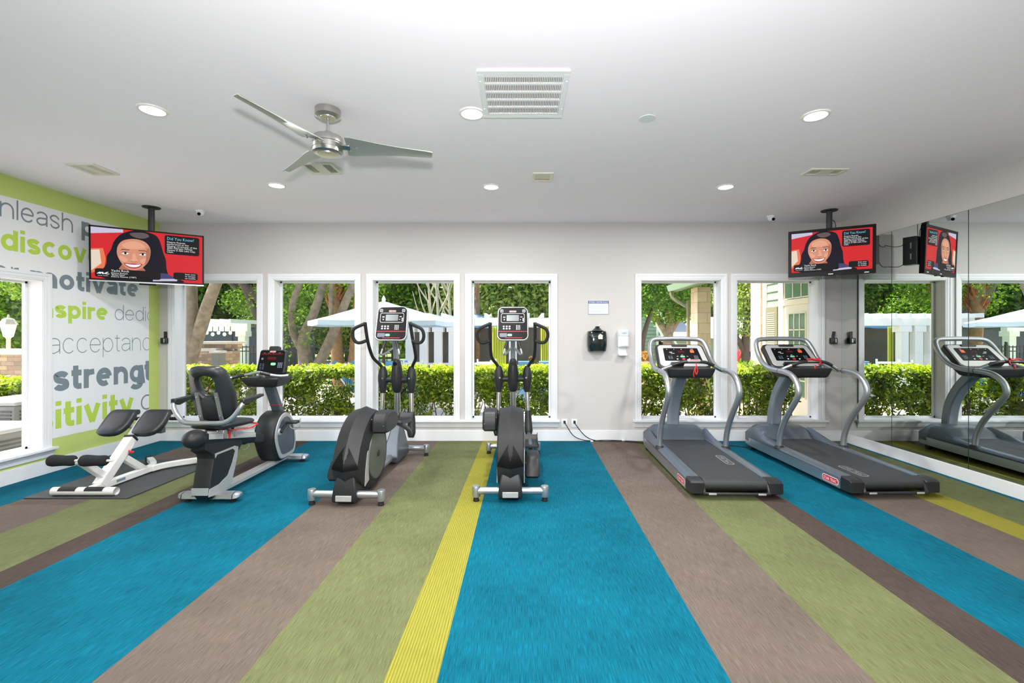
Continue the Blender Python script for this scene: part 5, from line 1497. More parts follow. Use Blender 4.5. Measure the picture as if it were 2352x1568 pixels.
def leaf_mesh(name, clusters, n, size, m, parent=None, seed=1, aspect=0.5, shell=0.55, up=0.35, loc=None):
    rng = np.random.default_rng(seed)
    cl = np.array([c[:6] for c in clusters], float)
    wt = np.array([c[6] if len(c) > 6 else c[3] * c[4] * c[5] for c in clusters], float)
    idx = rng.choice(len(cl), n, p=wt / wt.sum())
    d = rng.normal(size=(n, 3))
    d /= np.linalg.norm(d, axis=1)[:, None]
    r = rng.random(n) ** (1 / 3)
    r = shell + (1 - shell) * r if shell > 0 else r
    r *= rng.uniform(0.82, 1.1, n)
    p = cl[idx, :3] + d * cl[idx, 3:6] * r[:, None]
    nrm = rng.normal(size=(n, 3)) + d * 0.5
    nrm[:, 2] += up * 2
    nrm /= np.linalg.norm(nrm, axis=1)[:, None]
    t = np.cross(nrm, rng.normal(size=(n, 3)))
    t /= np.linalg.norm(t, axis=1)[:, None] + 1e-9
    b = np.cross(nrm, t)
    L = size * rng.uniform(0.65, 1.25, n)[:, None]
    v = np.stack([p - t * L * 0.5, p + b * L * aspect * 0.5 + nrm * L * 0.06, p + t * L * 0.5, p - b * L * aspect * 0.5 + nrm * L * 0.06], 1).reshape(-1, 3)
    me = bpy.data.meshes.new(name)
    me.vertices.add(4 * n)
    me.vertices.foreach_set('co', v.astype(np.float32).ravel())
    me.loops.add(4 * n)
    me.loops.foreach_set('vertex_index', np.arange(4 * n, dtype=np.int32))
    me.polygons.add(n)
    me.polygons.foreach_set('loop_start', np.arange(0, 4 * n, 4, dtype=np.int32))
    me.materials.append(m)
    me.update(calc_edges=True)
    o = bpy.data.objects.new(name, me)
    COL.objects.link(o)
    if parent is not None:
        o.parent = parent
    if loc:
        o.location = loc
    return o

def tree(label, x, y, trunks, crowns, n, size, leaf, bark, seed, group='garden trees', aspect=0.5, name='tree'):
    """trunks: lists of (dx,dy,z,r); crowns: (dx,dy,z,rx,ry,rz)"""
    t = thing(name, label, 'tree', (x, y, GZ), 0, group)
    b = MB()
    rnd = random.Random(seed)
    for tr in trunks:
        pts = [(a + rnd.uniform(-0.02, 0.02), c, z - GZ) for a, c, z, r in tr]
        b.tube(pts, [q[3] for q in tr], 12, k=4)
    b.build('trunk', bark, t, angle=60)
    if crowns:
        leaf_mesh('foliage', [(a, c, z - GZ, p, q, s) for a, c, z, p, q, s in crowns], n, size, leaf, t, seed, aspect, 0.35)
    return t

# clipped hedge along the building
def hedge(label, x0, x1, y0, y1, ztop, n, seed):
    t = thing('hedge', label, 'hedge', (0, 0, GZ), 0)
    rnd = random.Random(seed)
    st = MB()
    k = int((x1 - x0) / 0.14)
    for i in range(k):
        x = x0 + (i + rnd.random()) * (x1 - x0) / k
        y = rnd.uniform(y0 + 0.15, y1 - 0.2)
        pts = [(x, y, 0)]
        for j in range(1, 4):
            pts.append((pts[-1][0] + rnd.uniform(-0.10, 0.10), y + rnd.uniform(-0.15, 0.15), j * 0.36))
        st.tube(pts, [0.016, 0.012, 0.008, 0.004], 5)
        st.tube([pts[1], (pts[1][0] + rnd.uniform(-0.25, 0.25), pts[1][1] + rnd.uniform(-0.2, 0.1), 0.7), (pts[1][0] + rnd.uniform(-0.3, 0.3), pts[1][1], 0.95)], [0.008, 0.006, 0.003], 5)
    st.build('stems', M_BARKD, t)
    rng = np.random.default_rng(seed)
    cl = []
    h = ztop - GZ
    m = int((x1 - x0) * 14)
    for i in range(m):
        cl.append((rng.uniform(x0, x1), rng.uniform(y0 + 0.1, y1 - 0.1), h - 0.11 + rng.uniform(-0.03, 0.03), 0.16, 0.16, 0.10, 1.0))
    for i in range(int(m * 2.2)):
        u = rng.random()
        cl.append((rng.uniform(x0, x1), y0 + 0.12 + rng.random() * 0.14, 0.28 + (h - 0.40) * u ** 0.75, 0.15, 0.13, 0.13, 0.95 * (0.30 + u)))
    for i in range(int(m * 0.8)):
        cl.append((rng.uniform(x0, x1), rng.uniform(y0 + 0.3, y1 - 0.05), rng.uniform(0.45, h - 0.2), 0.18, 0.16, 0.16, 0.7))
    leaf_mesh('foliage', cl, n, 0.075, M_HEDGE, t, seed, 0.52, 0.1, 0.45)
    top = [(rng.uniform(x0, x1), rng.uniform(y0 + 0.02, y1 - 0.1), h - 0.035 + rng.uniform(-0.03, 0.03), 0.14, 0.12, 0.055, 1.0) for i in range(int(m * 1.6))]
    leaf_mesh('sunlit_new_growth', top, int(n * 0.16), 0.07, M_SUNTOP, t, seed + 50, 0.5, 0.1, 0.5)  # top leaf layer, coloured brighter for the sun on it
    return t
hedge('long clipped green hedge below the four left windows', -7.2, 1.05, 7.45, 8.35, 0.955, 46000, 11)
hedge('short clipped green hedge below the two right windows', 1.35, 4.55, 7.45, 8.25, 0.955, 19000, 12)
hedge('low leafy shrub row outside the left wall window', -9.2, -6.9, 7.0, 7.7, 0.80, 9000, 13)

# big forked tree in the first window
tree('big pale-barked forked tree just outside the leftmost back window', -8.08, 11.0,
     [[(0.0, 0, GZ, 0.22), (0.02, 0, 0.6, 0.19), (0.12, 0, 1.3, 0.17), (0.10, 0, 2.0, 0.16), (0.05, 0.1, 3.2, 0.14), (0.0, 0.2, 5.0, 0.1)],
      [(0.1, 0, 1.0, 0.16), (0.34, 0, 1.65, 0.145), (0.66, -0.1, 2.4, 0.13), (1.15, -0.2, 3.3, 0.11), (2.1, -0.3, 4.6, 0.08)]],
     [(-0.4, 0.3, 4.6, 2.2, 1.6, 1.2), (1.6, 0, 4.9, 2.0, 1.6, 1.2), (0.3, 0.9, 3.3, 0.5, 0.4, 0.3), (1.3, 0.6, 2.4, 0.25, 0.3, 0.3)], 9000, 0.12, M_LEAF1, M_BARK, 21)
# shade trees with dark branches
tree('dark-branched oak beyond the white pergola', -13.2, 24.0,
     [[(0, 0, GZ, 0.30), (0.1, 0, 1.5, 0.26), (-0.4, 0, 2.7, 0.22), (-2.0, 0, 4.2, 0.15), (-3.4, 0, 5.4, 0.08)], [(0.1, 0, 1.9, 0.2), (0.3, 0, 3.5, 0.17), (0.2, 0, 6.5, 0.1)], [(-0.9, 0, 3.2, 0.12), (-0.9, 0, 4.5, 0.08), (-2.6, 0, 4.9, 0.05)]],
     [(-2.5, 0.5, 6.6, 3.2, 2, 1.6), (1.5, 0.5, 6.4, 2.6, 2, 1.6), (-1.5, 3, 3.0, 2.4, 1.0, 1.2)], 12000, 0.2, M_LEAF1, M_BARKD, 22)
tree('dark slim oak leaning right in the first window', -11.0, 21.0,
     [[(-0.9, 0, GZ, 0.2), (-1.0, 0, 1.6, 0.17), (-1.4, 0, 3.0, 0.15), (-2.1, 0, 4.6, 0.12), (-2.4, 0, 6.5, 0.08)], [(0.3, 0, 1.0, 0.2), (-0.4, 0, 2.4, 0.2), (-1.8, 0, 3.9, 0.17), (-3.4, 0, 5.6, 0.1)]],
     [(-1.5, 0.5, 5.6, 2.6, 1.6, 1.2), (0.4, 1.0, 4.2, 1.4, 1.2, 1.4), (-2.4, 2.0, 3.2, 1.8, 1.0, 0.8)], 9000, 0.18, M_LEAF1, M_BARKD, 23)
# multi-stem tree in the second window
tree('leaning multi-stemmed grey tree in the second window', -5.85, 12.2,
     [[(0.1, 0, GZ, 0.24), (0.1, 0, 0.6, 0.20), (0.05, 0, 1.4, 0.14), (0.30, 0, 2.1, 0.11), (0.55, 0.1, 3.0, 0.10), (0.75, 0.2, 4.6, 0.06)],
      [(0.15, 0, 0.15, 0.17), (0.55, 0, 0.95, 0.14), (0.95, 0, 1.8, 0.12), (1.25, 0, 2.6, 0.10), (1.75, 0, 3.7, 0.07)],
      [(0.1, 0, 0.9, 0.10), (-0.25, 0, 1.6, 0.09), (-0.25, 0, 2.4, 0.08), (0.1, 0.1, 3.6, 0.07), (0.1, 0.1, 5.0, 0.05)],
      [(0.85, 0, 1.6, 0.06), (0.75, 0, 2.3, 0.06), (0.8, 0, 3.3, 0.05)]],
     [(0.3, 0.2, 4.4, 2.0, 1.2, 1.2), (1.5, 0.6, 3.0, 0.6, 0.5, 0.5), (-0.3, -0.2, 1.9, 0.35, 0.3, 0.45), (0.25, -0.3, 1.55, 0.3, 0.25, 0.4), (-0.35, -0.2, 1.1, 0.25, 0.25, 0.4), (0.1, 0.4, 2.9, 0.8, 0.5, 0.4)], 7500, 0.11, M_LEAF1, M_BARK, 24)
# palms
def palm(label, x, y, top, r, seed, boots=True, lean=0.0, green=0):
    t = thing('palm_tree', label, 'palm', (x, y, GZ), 0, 'palm trees')
    b = MB()
    L = top - GZ
    b.tube([(0, 0, 0), (lean * 0.3, 0, L * 0.3), (lean * 0.6, 0, L * 0.6), (lean, 0, L)], [r * 1.25, r, r * 0.95, r * 0.95], 14, k=5)
    b.build('trunk', M_PALM, t, angle=60)
    if boots:
        rnd = random.Random(seed)
        q = MB()
        for i in range(60):
            a = rnd.random() * 6.283
            z = L - 1.6 + 1.6 * i / 60
            o = Vector((lean * z / L + math.cos(a) * r * 0.95, math.sin(a) * r * 0.95, z))
            e = Vector((math.cos(a), math.sin(a), 0))
            q.tube([o, o + e * 0.08 + Vector((0, 0, 0.14)), o + e * 0.17 + Vector((0, 0, 0.26))], [0.05, 0.035, 0.012], 5)
        q.build('leaf_bases', M_PALMR, t)
    rnd = random.Random(seed + 1)
    f = MB()
    for i in range(22):
        a = rnd.random() * 6.283
        rise = rnd.uniform(-0.2, 1.1)
        o = Vector((lean, 0, L))
        e = Vector((math.cos(a), math.sin(a), 0))
        pts = [o, o + e * 0.7 + Vector((0, 0, 0.35 * rise + 0.2)), o + e * 1.4 + Vector((0, 0, 0.4 * rise)), o + e * 1.9 + Vector((0, 0, -0.5 + 0.2 * rise))]
        side = Vector((-e.y, e.x, 0))
        P = catmull(pts, 4)
        for j in range(2, len(P)):
            for s in (-1, 1):
                w = 0.55 * math.sin(math.pi * min(0.95, j / len(P)))
                f.add([P[j - 1], P[j], P[j] + side * s * w + Vector((0, 0, -0.25))], [(0, 1, 2)])
    f.build('fronds', M_LEAF2, t)
    return t
palm('left palm trunk of the pair in the second window', -6.05, 15.2, 3.9, 0.19, 31, True, -0.25)
palm('right palm trunk of the pair in the second window, with rust-brown boots', -5.55, 15.4, 4.4, 0.30, 32, True, 0.3)
palm('slim red-brown palm trunk in the fourth window', -1.50, 16.0, 5.2, 0.085, 33, False, -0.02)
bpy.data.objects['palm_tree.002'].children[0].data.materials[0] = M_PALMR

# woodland beyond the pool
rnd = random.Random(5)
WOOD = [(-34, 34, 5.5), (-29, 30, 5), (-24, 36, 6), (-20, 32, 5), (-16.5, 38, 6), (-12.5, 33, 5), (-9.5, 39, 6), (-6.5, 28, 4.6), (-3.4, 30, 5.0), (-0.6, 26, 4.6), (2.2, 29, 4.8), (5.0, 40, 5.8), (9.0, 38, 6), (14, 40, 6.5), (20, 38, 6), (-39, 26, 5.5), (-44, 20, 5), (27, 38, 7), (-18, 32, 5.0), (-26, 25, 5.0), (-22, 28, 5.0)]
WD = ['at the far left end of the woodland', 'left of the pergola', 'behind the pergola house', 'behind the dark oak', 'between the first and second windows', 'behind the iron fence gate',
      'behind the twin palms', 'behind the big umbrella on its left', 'behind the big umbrella on its right', 'behind the slim palm in the fourth window', 'right of the slim palm in the fourth window', 'behind the wall between the windows',
      'behind the far low building', 'behind the stone column', 'behind the porch', 'seen through the left wall window', 'at the near end of the left wall window view', 'hidden mostly by the porch wall', 'just behind the poolside house', 'far left behind the stone grill', 'between the stone grill and the poolside house']
for i, (x, y, r) in enumerate(WOOD):
    cr = [(0, 0, 2.2, r * 0.55, r * 0.3, 2.2), (-r * 0.35, 0.5, 4.2, r * 0.5, r * 0.3, 1.9), (r * 0.35, 0.3, 4.6, r * 0.5, r * 0.3, 2.0), (0, 0, 6.8, r * 0.6, r * 0.4, 2.2)]
    tree(('leafy green woodland tree ' if i % 3 else 'pale green woodland tree ') + WD[i], x, y, [[(0, 0, GZ, 0.22), (0.1, 0, 2, 0.18), (-0.1, 0, 5, 0.12)], [(0.1, 0, 1.5, 0.1), (0.9, -0.3, 3.8, 0.07), (1.3, -0.4, 6, 0.04)], [(0.0, 0, 1.8, 0.1), (-0.9, -0.3, 3.6, 0.07), (-1.5, -0.4, 6.2, 0.04)]],
         cr, 17000, 0.34, (M_LEAF2, M_LEAF1, M_LEAF1, M_LEAF3)[(i * 7) % 4], M_BARKD if i % 2 else M_BARK, 40 + i, 'woodland trees')
for i in range(1, 17):
    s_ = thing('shrub', 'dense dark green shrub along the back of the woodland', 'shrub', (-62 + i * 6.2, 46 - 10 * (i < 4) + (i % 3), GZ), 0, 'background shrubs')
    leaf_mesh('foliage', [(-1.6, 0, 1.6, 2.6, 1.4, 1.9), (1.7, 0.4, 1.9, 2.6, 1.4, 2.3), (0, 0.3, 3.4, 2.4, 1.2, 1.4)], 4200, 0.42, M_LEAF2, s_, 200 + i, 0.5, 0.2)
    MB().tube([(0, 0, 0), (0.1, 0, 1.2), (0, 0, 2.6)], [0.12, 0.1, 0.05], 8).build('stem', M_BARKD, s_)
# bare branching saplings in the third window
for k, (px, dy) in enumerate(((1003, 0), (1030, 0.6), (985, 1.0))):
    p = at(px, 735, 20.5 + dy)
    r_ = random.Random(70 + k)
    tr = [[(0, 0, GZ, 0.09), (0.1, 0, 2.0, 0.07), (-0.1, 0, 4.6, 0.03)]]
    for j in range(5):
        z = 1.6 + j * 0.45
        sx = r_.choice((-1, 1)) * r_.uniform(0.4, 0.9)
        tr.append([(0.08, 0, z, 0.04), (sx * 0.6, 0.1, z + 0.9, 0.03), (sx, 0.1, z + 2.0, 0.012)])
    tree(('bare pale-branched sapling behind the umbrella', 'bare pale-branched sapling at the right edge of the third window', 'bare pale-branched sapling behind the console of the left elliptical')[k], p.x, p.y, tr, [], 0, 0, None, mat('pale_bark_%d' % k, (196, 186, 164), 0.9), 70 + k, 'bare saplings')

# white pergola, left
pg = thing('pergola', 'white pergola with square posts seen through the leftmost back window', 'pergola', (-11.8, 19.4, GZ), 0)
b = MB()
for k in range(13):
    x = -4.2 + k * 0.37
    b.box((x, -1.35, 2.34), (x + 0.07, 0.45, 2.50))
b.build('rafters', M_POOLW, pg)
MB().box((-4.6, -0.15, 2.02), (0.25, 0.12, 2.34)).box((-4.6, -1.24, 2.20), (0.1, -1.16, 2.34)).build('beams', M_POOLW, pg, bevel=0.01)
for x in (0.0, -4.2):
    for y in (0,):
        q = MB().box((x - 0.15, y - 0.15, 0), (x + 0.15, y + 0.15, 1.85)).box((x - 0.22, y - 0.22, 1.80), (x + 0.22, y + 0.22, 2.02)).build('post', M_POOLW, pg, bevel=0.012)
# dark house behind it, with festoon bulbs
hs = thing('pool_house', 'dark slate poolside house behind the pergola', 'building', (-16.0, 25.0, GZ), 0)
MB().box((-4, 0, 0), (2.9, 4, 2.28)).build('wall', mat('slate_wall', (66, 76, 80), 0.7), hs)
MB().box((-4.3, -0.3, 2.28), (3.2, 4.3, 2.40)).build('roof', mat('slate_roof', (92, 96, 98), 0.9), hs)
for x in (-2.6, -0.9, 0.8):
    MB().box((x, -0.05, 0.9), (x + 1.1, 0.02, 2.2)).build('window', mat('house_pane', (54, 66, 76), 0.15) if 'house_pane' not in bpy.data.materials else bpy.data.materials['house_pane'], hs)
M_BULB = mat('bulb_white', (250, 248, 238), 0.3, emit=(255, 246, 225), estr=1.0)
for k in range(7):
    pt = at(448 + k * 13.5, 764 + (k % 2) * 3.5, 18.2)
    bq = MB().ell((0, 0, 0), (0.06, 0.06, 0.075), 10, 8).build('string_bulb', M_BULB, loc=tuple(pt))
    MB().cyl((0, 0, 0.05), (0, 0, GZ + 2.21 - pt.z), 0.012, n=6).build('drop_wire', M_IRON, bq)
    tag(bq, 'small round festoon bulb hanging under the white pergola', 'light bulb', 'festoon bulbs')

# stone grill counter
gc = thing('stone_grill_counter', 'stacked stone outdoor grill counter with pale capstones', 'outdoor counter', (-8.95, 12.6, GZ), 0)
MB().box((-1.2, 0, 0), (0.76, 0.7, 1.40)).build('counter_wall', M_STONE, gc)
MB().box((-1.26, -0.06, 1.40), (0.56, 0.76, 1.48)).build('counter_cap', M_CAP, gc, bevel=0.01)
MB().box((-0.10, 0.25, 1.45), (0.64, 1.0, 1.60)).build('chimney_block', M_STONE, gc)
MB().box((-0.18, 0.15, 1.60), (0.72, 1.1, 1.67)).build('chimney_cap', M_CAP, gc, bevel=0.01)
MB().box((0.59, -0.30, 0), (0.80, -0.01, 1.36)).build('pier', mat('grey_pier', (126, 128, 118), 0.8), gc, bevel=0.01)
MB().box((0.56, -0.34, 1.36), (0.83, 0.0, 1.42)).build('pier_cap', M_CAP, gc, bevel=0.01)

# wrought iron fence
def fence(label, x0, x1, y, h, gap=0.13):
    t = thing('iron_fence', label, 'fence', (x0, y, GZ), 0, 'iron fences')
    b = MB()
    n = int((x1 - x0) / gap)
    for i in range(n):
        b.box((i * gap - 0.01, -0.01, 0.08), (i * gap + 0.01, 0.01, h - 0.02))
    b.build('pickets', M_IRON, t)
    MB().box((0, -0.018, 0.15), (x1 - x0, 0.018, 0.19)).box((0, -0.018, h - 0.24), (x1 - x0, 0.018, h - 0.205)).box((0, -0.018, h - 0.09), (x1 - x0, 0.018, h - 0.05)).build('rails', M_IRON, t)
    k = max(2, int((x1 - x0) / 1.9) + 1)
    for i in range(k):
        x = i * (x1 - x0) / (k - 1)
        MB().box((x - 0.04, -0.04, 0), (x + 0.04, 0.04, h + 0.02)).ell((x, 0, h + 0.07), (0.05, 0.05, 0.06), 10, 8).build('post', M_IRON, t)
fence('black iron fence behind the stone grill counter', -14.6, -10.6, 16.8, 1.42)
fence('black iron pool fence in the second window', -10.4, -4.6, 16.4, 1.50)

# umbrellas
def umbrella(label, x, y, edge, apex, rad, pole_x=0.0, m=M_UMB):
    t = thing('patio_umbrella', label, 'umbrella', (x, y, GZ), R(11), 'patio umbrellas')
    b = MB()
    n = 8
    for i in range(n):
        a0, a1 = 2 * math.pi * i / n, 2 * math.pi * (i + 1) / n
        rings = []
        for u, zz in ((0.16, 0.90), (0.4, 0.66), (0.7, 0.30), (1.0, 0.0)):
            rr = rad * u
            sag = 0.97
            am = (a0 + a1) / 2
            z = edge + (apex - edge) * zz - GZ
            rings.append([(rr * math.cos(a0), rr * math.sin(a0), z), (rr * sag * 0.955 * math.cos(am), rr * sag * 0.955 * math.sin(am), z - 0.02 * u), (rr * math.cos(a1), rr * math.sin(a1), z)])
        last = rings[-1]
        rings.append([(p[0], p[1], p[2] - 0.10) for p in last])
        b.loft(rings, False, closed=False)
    b.lathe([(0.0001, apex - GZ + 0.04), (rad * 0.2, apex - GZ - 0.10 * (apex - edge) - 0.02)], n=8)
    c = b.build('canopy', m, t, angle=12)
    MB().lathe([(0.035, apex - GZ + 0.02), (0.045, apex - GZ + 0.08), (0.02, apex - GZ + 0.14), (0.0001, apex - GZ + 0.17)], n=12).build('finial', M_CREAM, t)
    MB().cyl((0, 0, 0), (0, 0, apex - GZ), 0.035, n=12).build('pole', M_BARKD, t)
    MB().lathe([(0.3, 0.0), (0.3, 0.06), (0.06, 0.10), (0.05, 0.3)], n=20).build('base', M_IRON, t)
    for i in range(n):
        a = 2 * math.pi * i / n
        MB().tube([(0.05 * math.cos(a), 0.05 * math.sin(a), apex - GZ - 0.15), (rad * 0.98 * math.cos(a), rad * 0.98 * math.sin(a), edge - GZ - 0.012)], 0.014, 6).build('rib', M_BARKD, t)
umbrella('large pale blue patio umbrella behind the left elliptical console', -3.06, 10.2, 1.80, 2.22, 1.60)
umbrella('blue patio umbrella half hidden in the fourth window', -1.75, 15.5, 1.83, 2.25, 1.75, m=M_UMBB)

# white gazebo with lime curtains
gz = thing('gazebo', 'white poolside gazebo with columns, railing and lime curtains', 'gazebo', (0, 13.1, GZ), 0)
MB().box((-3.9, -0.15, 2.12), (1.9, 0.15, 2.34)).box((-3.9, 2.6, 2.12), (1.9, 2.9, 2.34)).build('beams', M_POOLW, gz, bevel=0.01)
b = MB()
for k in range(15):
    b.box((-3.8 + k * 0.4, -0.5, 2.34), (-3.74 + k * 0.4, 3.2, 2.46))
b.build('rafters', M_POOLW, gz)
for px in (942, 974, 1007, 1040, 1178, 1300):
    x = (px - CX) * 13.1 / F_PX
    MB().box((x - 0.11, -0.11, 0), (x + 0.11, 0.11, 2.0)).box((x - 0.16, -0.16, 1.94), (x + 0.16, 0.16, 2.12)).build('column', M_POOLW, gz, bevel=0.01)
b = MB()
for k in range(10):
    x = -3.15 + k * 0.135
    b.box((x, 0.02, 0.35), (x + 0.04, 0.06, 0.98))
b.box((-3.2, 0.0, 0.98), (-1.9, 0.08, 1.05)).box((-3.2, 0.0, 0.30), (-1.9, 0.08, 0.36))
b.build('railing', M_POOLW, gz)
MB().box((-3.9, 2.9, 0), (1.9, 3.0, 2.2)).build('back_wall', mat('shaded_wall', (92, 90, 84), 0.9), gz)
for px0, px1 in ((1128, 1162), (1241, 1268), (1046, 1058)):
    x0, x1 = (px0 - CX) * 13.3 / F_PX, (px1 - CX) * 13.3 / F_PX
    n = 24
    pts = [(x0 + (x1 - x0) * i / n, 0.25 + 0.035 * math.sin(i * 1.6)) for i in range(n + 1)]
    rings = [[(a, c, 0.1) for a, c in pts], [(a, c, 2.1) for a, c in pts]]
    MB().loft(rings, False, closed=False).build('curtain', M_CURT, gz, angle=60)

# blue planters, loungers and chairs
def planter(label, px, w):
    p = at(px, 0, 12.0)
    t = thing('planter', label, 'planter', (p.x, 12.0, GZ), 0, 'blue planters')
    MB().loft([[(-w * k, -w * k, z), (w * k, -w * k, z), (w * k, w * k, z), (-w * k, w * k, z)] for z, k in ((0, 0.8), (1.02, 0.95), (1.02, 1.05), (1.16, 1.05))]).build('pot', M_BLUEP, t, bevel=0.01)
    return t
planter('blue square planter right of the elliptical console', 1203, 0.14)
planter('blue square planter at the right edge of the fourth window', 1254, 0.17)
sp = thing('potted_shrub', 'small red-green shrub between the two blue planters', 'shrub', (at(1221, 0, 12.4).x, 12.4, GZ), 0)
leaf_mesh('foliage', [(0, 0, 0.95, 0.16, 0.16, 0.3)], 500, 0.10, leafmat('shrub_leaf', (70, 96, 46), (150, 96, 66)), sp, 81)
MB().tube([(0, 0, 0), (0.02, 0, 0.5), (0, 0, 0.9)], 0.02, 8).build('stem', M_BARKD, sp)
def lounge(label, x, y, rz):
    t = thing('pool_lounger', label, 'lounge chair', (x, y, GZ), rz, 'blue pool loungers')
    MB().loft([[(-0.3, yy, z), (0.3, yy, z), (0.3, yy, z + 0.07), (-0.3, yy, z + 0.07)] for yy, z in ((-0.8, 0.38), (0.1, 0.40), (0.35, 0.72), (0.62, 1.10))]).build('cushion', M_BLUEC, t, bevel=0.02)
    for s in (-1, 1):
        MB().tube([(s * 0.32, -0.85, 0.36), (s * 0.32, 0.15, 0.38), (s * 0.32, 0.66, 1.14)], 0.022, 8).build('side_frame', M_POOLW, t)
        for yy in (-0.7, 0.3):
            MB().cyl((s * 0.32, yy, 0), (s * 0.32, yy, 0.37), 0.022, n=8).build('leg', M_POOLW, t)
lounge('blue pool lounger under the big umbrella', -3.25, 11.4, R(20))
lounge('blue pool lounger to the right under the big umbrella', -2.95, 11.7, R(35))
lounge('blue pool lounger seen over the hedge in the second window', -3.85, 12.2, R(95))
lounge('blue pool lounger seen over the hedge left of its neighbour', -4.25, 12.0, R(100))
def chair(label, x, y, rz):
    t = thing('patio_chair', label, 'chair', (x, y, GZ), rz, 'white patio chairs')
    MB().box((-0.25, -0.25, 0.42), (0.25, 0.25, 0.46)).build('seat', M_POOLW, t)
    b = MB()
    for k in range(5):
        b.box((-0.25, 0.24, 0.55 + k * 0.13), (0.25, 0.27, 0.61 + k * 0.13))
    b.build('backrest', M_POOLW, t)
    for sx in (-1, 1):
        for sy in (-1, 1):
            MB().box((sx * 0.25 - 0.02, sy * 0.25 - 0.02, 0), (sx * 0.25 + 0.02, sy * 0.25 + 0.02, 1.2 if sy > 0 else 0.68)).build('leg', M_POOLW, t)
chair('white slatted patio chair at the left of the fourth window', at(1098, 0, 11.6).x, 11.6, R(-20))
chair('white slatted patio chair behind the left handle of the right elliptical', at(1122, 0, 12.1).x, 12.1, R(15))
chair('white slatted patio chair beside the gazebo railing', at(955, 0, 11.9).x, 11.9, R(30))

# porch wing of the clubhouse, on the right
pw = thing('porch', 'clubhouse porch with stone columns, mint siding, cream door and shutter', 'building', (5.6, 9.0, GZ), 0)
MB().box((0, -2.4, 0), (0.3, 1.42, 4.0)).build('wall', M_CREAM, pw)
MB().box((-0.02, 0.78, 0.0), (0.0, 1.26, 3.9)).build('siding', M_MINT, pw)
b = MB()
for k in range(21):
    z = 0.1 + k * 0.18
    b.prism([(-0.02, z), (-0.045, z), (-0.02, z + 0.18)], 0.78, 1.26, 'y')
b.build('lap_boards', M_MINT, pw)
MB().box((-0.075, 0.80, 0.55), (-0.045, 1.25, 2.46)).build('shutter', M_SHUT, pw)
b = MB()
for k in range(38):
    z = 0.65 + k * 0.045
    b.box((-0.082, 0.88, z), (-0.074, 1.17, z + 0.02))
b.build('shutter_slats', mat('shutter_light', (196, 190, 160), 0.6), pw)
b = MB().box((-0.06, 0.60, 0), (0.0, 0.78, 3.4)).box((-0.055, -1.4, 2.46), (0.0, 0.61, 2.575)).box((-0.05, -1.4, 3.1), (0.0, 0.61, 3.25)).box((-0.055, 1.26, 0), (0.0, 1.42, 3.4))
b.build('door_casing', M_CREAM, pw, bevel=0.008)
dr = MB().box((-0.03, -0.6, 0.0), (-0.005, 0.60, 2.46)).build('door', mat('cream_door', (240, 234, 218), 0.5), pw, bevel=0.01)
M_PANE = mat('green_pane', (110, 146, 118), 0.1)
def panes(y0, y1, z0, z1, ny, nz, par):
    MB().box((-0.034, y0, z0), (-0.028, y1, z1)).build('pane', M_PANE, par)
    b = MB()
    for i in range(ny + 1):
        y = y0 + (y1 - y0) * i / ny
        b.box((-0.045, y - 0.012, z0), (-0.03, y + 0.012, z1))
    for i in range(nz + 1):
        z = z0 + (z1 - z0) * i / nz
        b.box((-0.045, y0, z - 0.012), (-0.03, y1, z + 0.012))
    b.build('muntins', M_CREAM, par)
panes(-0.13, 0.43, 0.60, 2.29, 3, 5, dr)
panes(-0.55, 0.56, 2.60, 3.08, 4, 1, pw)
MB().box((-2.075, 0.05, 0), (-1.81, 0.41, 2.80)).build('stone_column', M_LIME, pw)
MB().box((-0.03, 1.55, 0), (0.28, 2.0, 3.2)).build('stone_column', M_LIME, pw)
MB().loft([[(-2.35, y, 2.78), (-2.35, y, 2.90), (0.6, y, 4.5), (0.6, y, 4.38)] for y in (-1.9, 0.75)]).build('roof', M_ROOF, pw)
MB().loft([[(-2.32, y, 2.755), (-2.32, y, 2.79), (0.6, y, 4.375), (0.6, y, 4.34)] for y in (-1.85, 0.72)]).build('soffit', M_MINT, pw)
MB().loft([[(-2.46, y, 2.90), (-2.36, y, 2.90), (-2.36, y, 2.78), (-2.42, y, 2.78)] for y in (-1.9, 0.78)]).build('gutter', M_MINT, pw)
MB().tube([(-2.38, 0.70, 2.78), (-2.37, 0.69, 2.66), (-2.28, 0.62, 2.56), (-2.14, 0.5, 2.44), (-2.11, 0.46, 2.36), (-2.11, 0.46, 0.0)], 0.035, 10, k=3).build('downspout', M_SHUT, pw)

# far buildings behind the right windows
fb_ = thing('green_cottage', 'mint green sided cottage far behind the tree in the fifth window', 'building', (at(1478, 0, 25).x, 25, GZ), 0)
MB().box((-2.4, 0, 0), (0.75, 5, 4.2)).build('wall', M_MINT, fb_)
b = MB()
for k in range(20):
    b.box((-2.4, -0.03, 0.1 + k * 0.2), (0.75, 0.0, 0.12 + k * 0.2))
b.build('lap_boards', mat('mint_line', (110, 132, 108), 0.8), fb_)
MB().box((0.70, -0.05, 0), (0.82, 0.05, 4.2)).build('corner_board', M_CREAM, fb_)
MB().loft([[(-3.0, -0.5, 4.2), (1.2, -0.5, 4.2), (1.2, 5.5, 4.2), (-3.0, 5.5, 4.2)], [(-3, 2.5, 6), (1.2, 2.5, 6), (1.2, 2.6, 6), (-3, 2.6, 6)]]).build('roof', M_ROOF, fb_)
gb2 = thing('low_garage', 'low building with a pale shingle roof far behind the stone column', 'building', (at(1640, 0, 24).x, 24, GZ), 0)
MB().box((-2.3, 0, 0), (3.2, 4, 1.75)).build('wall', M_MINT, gb2)
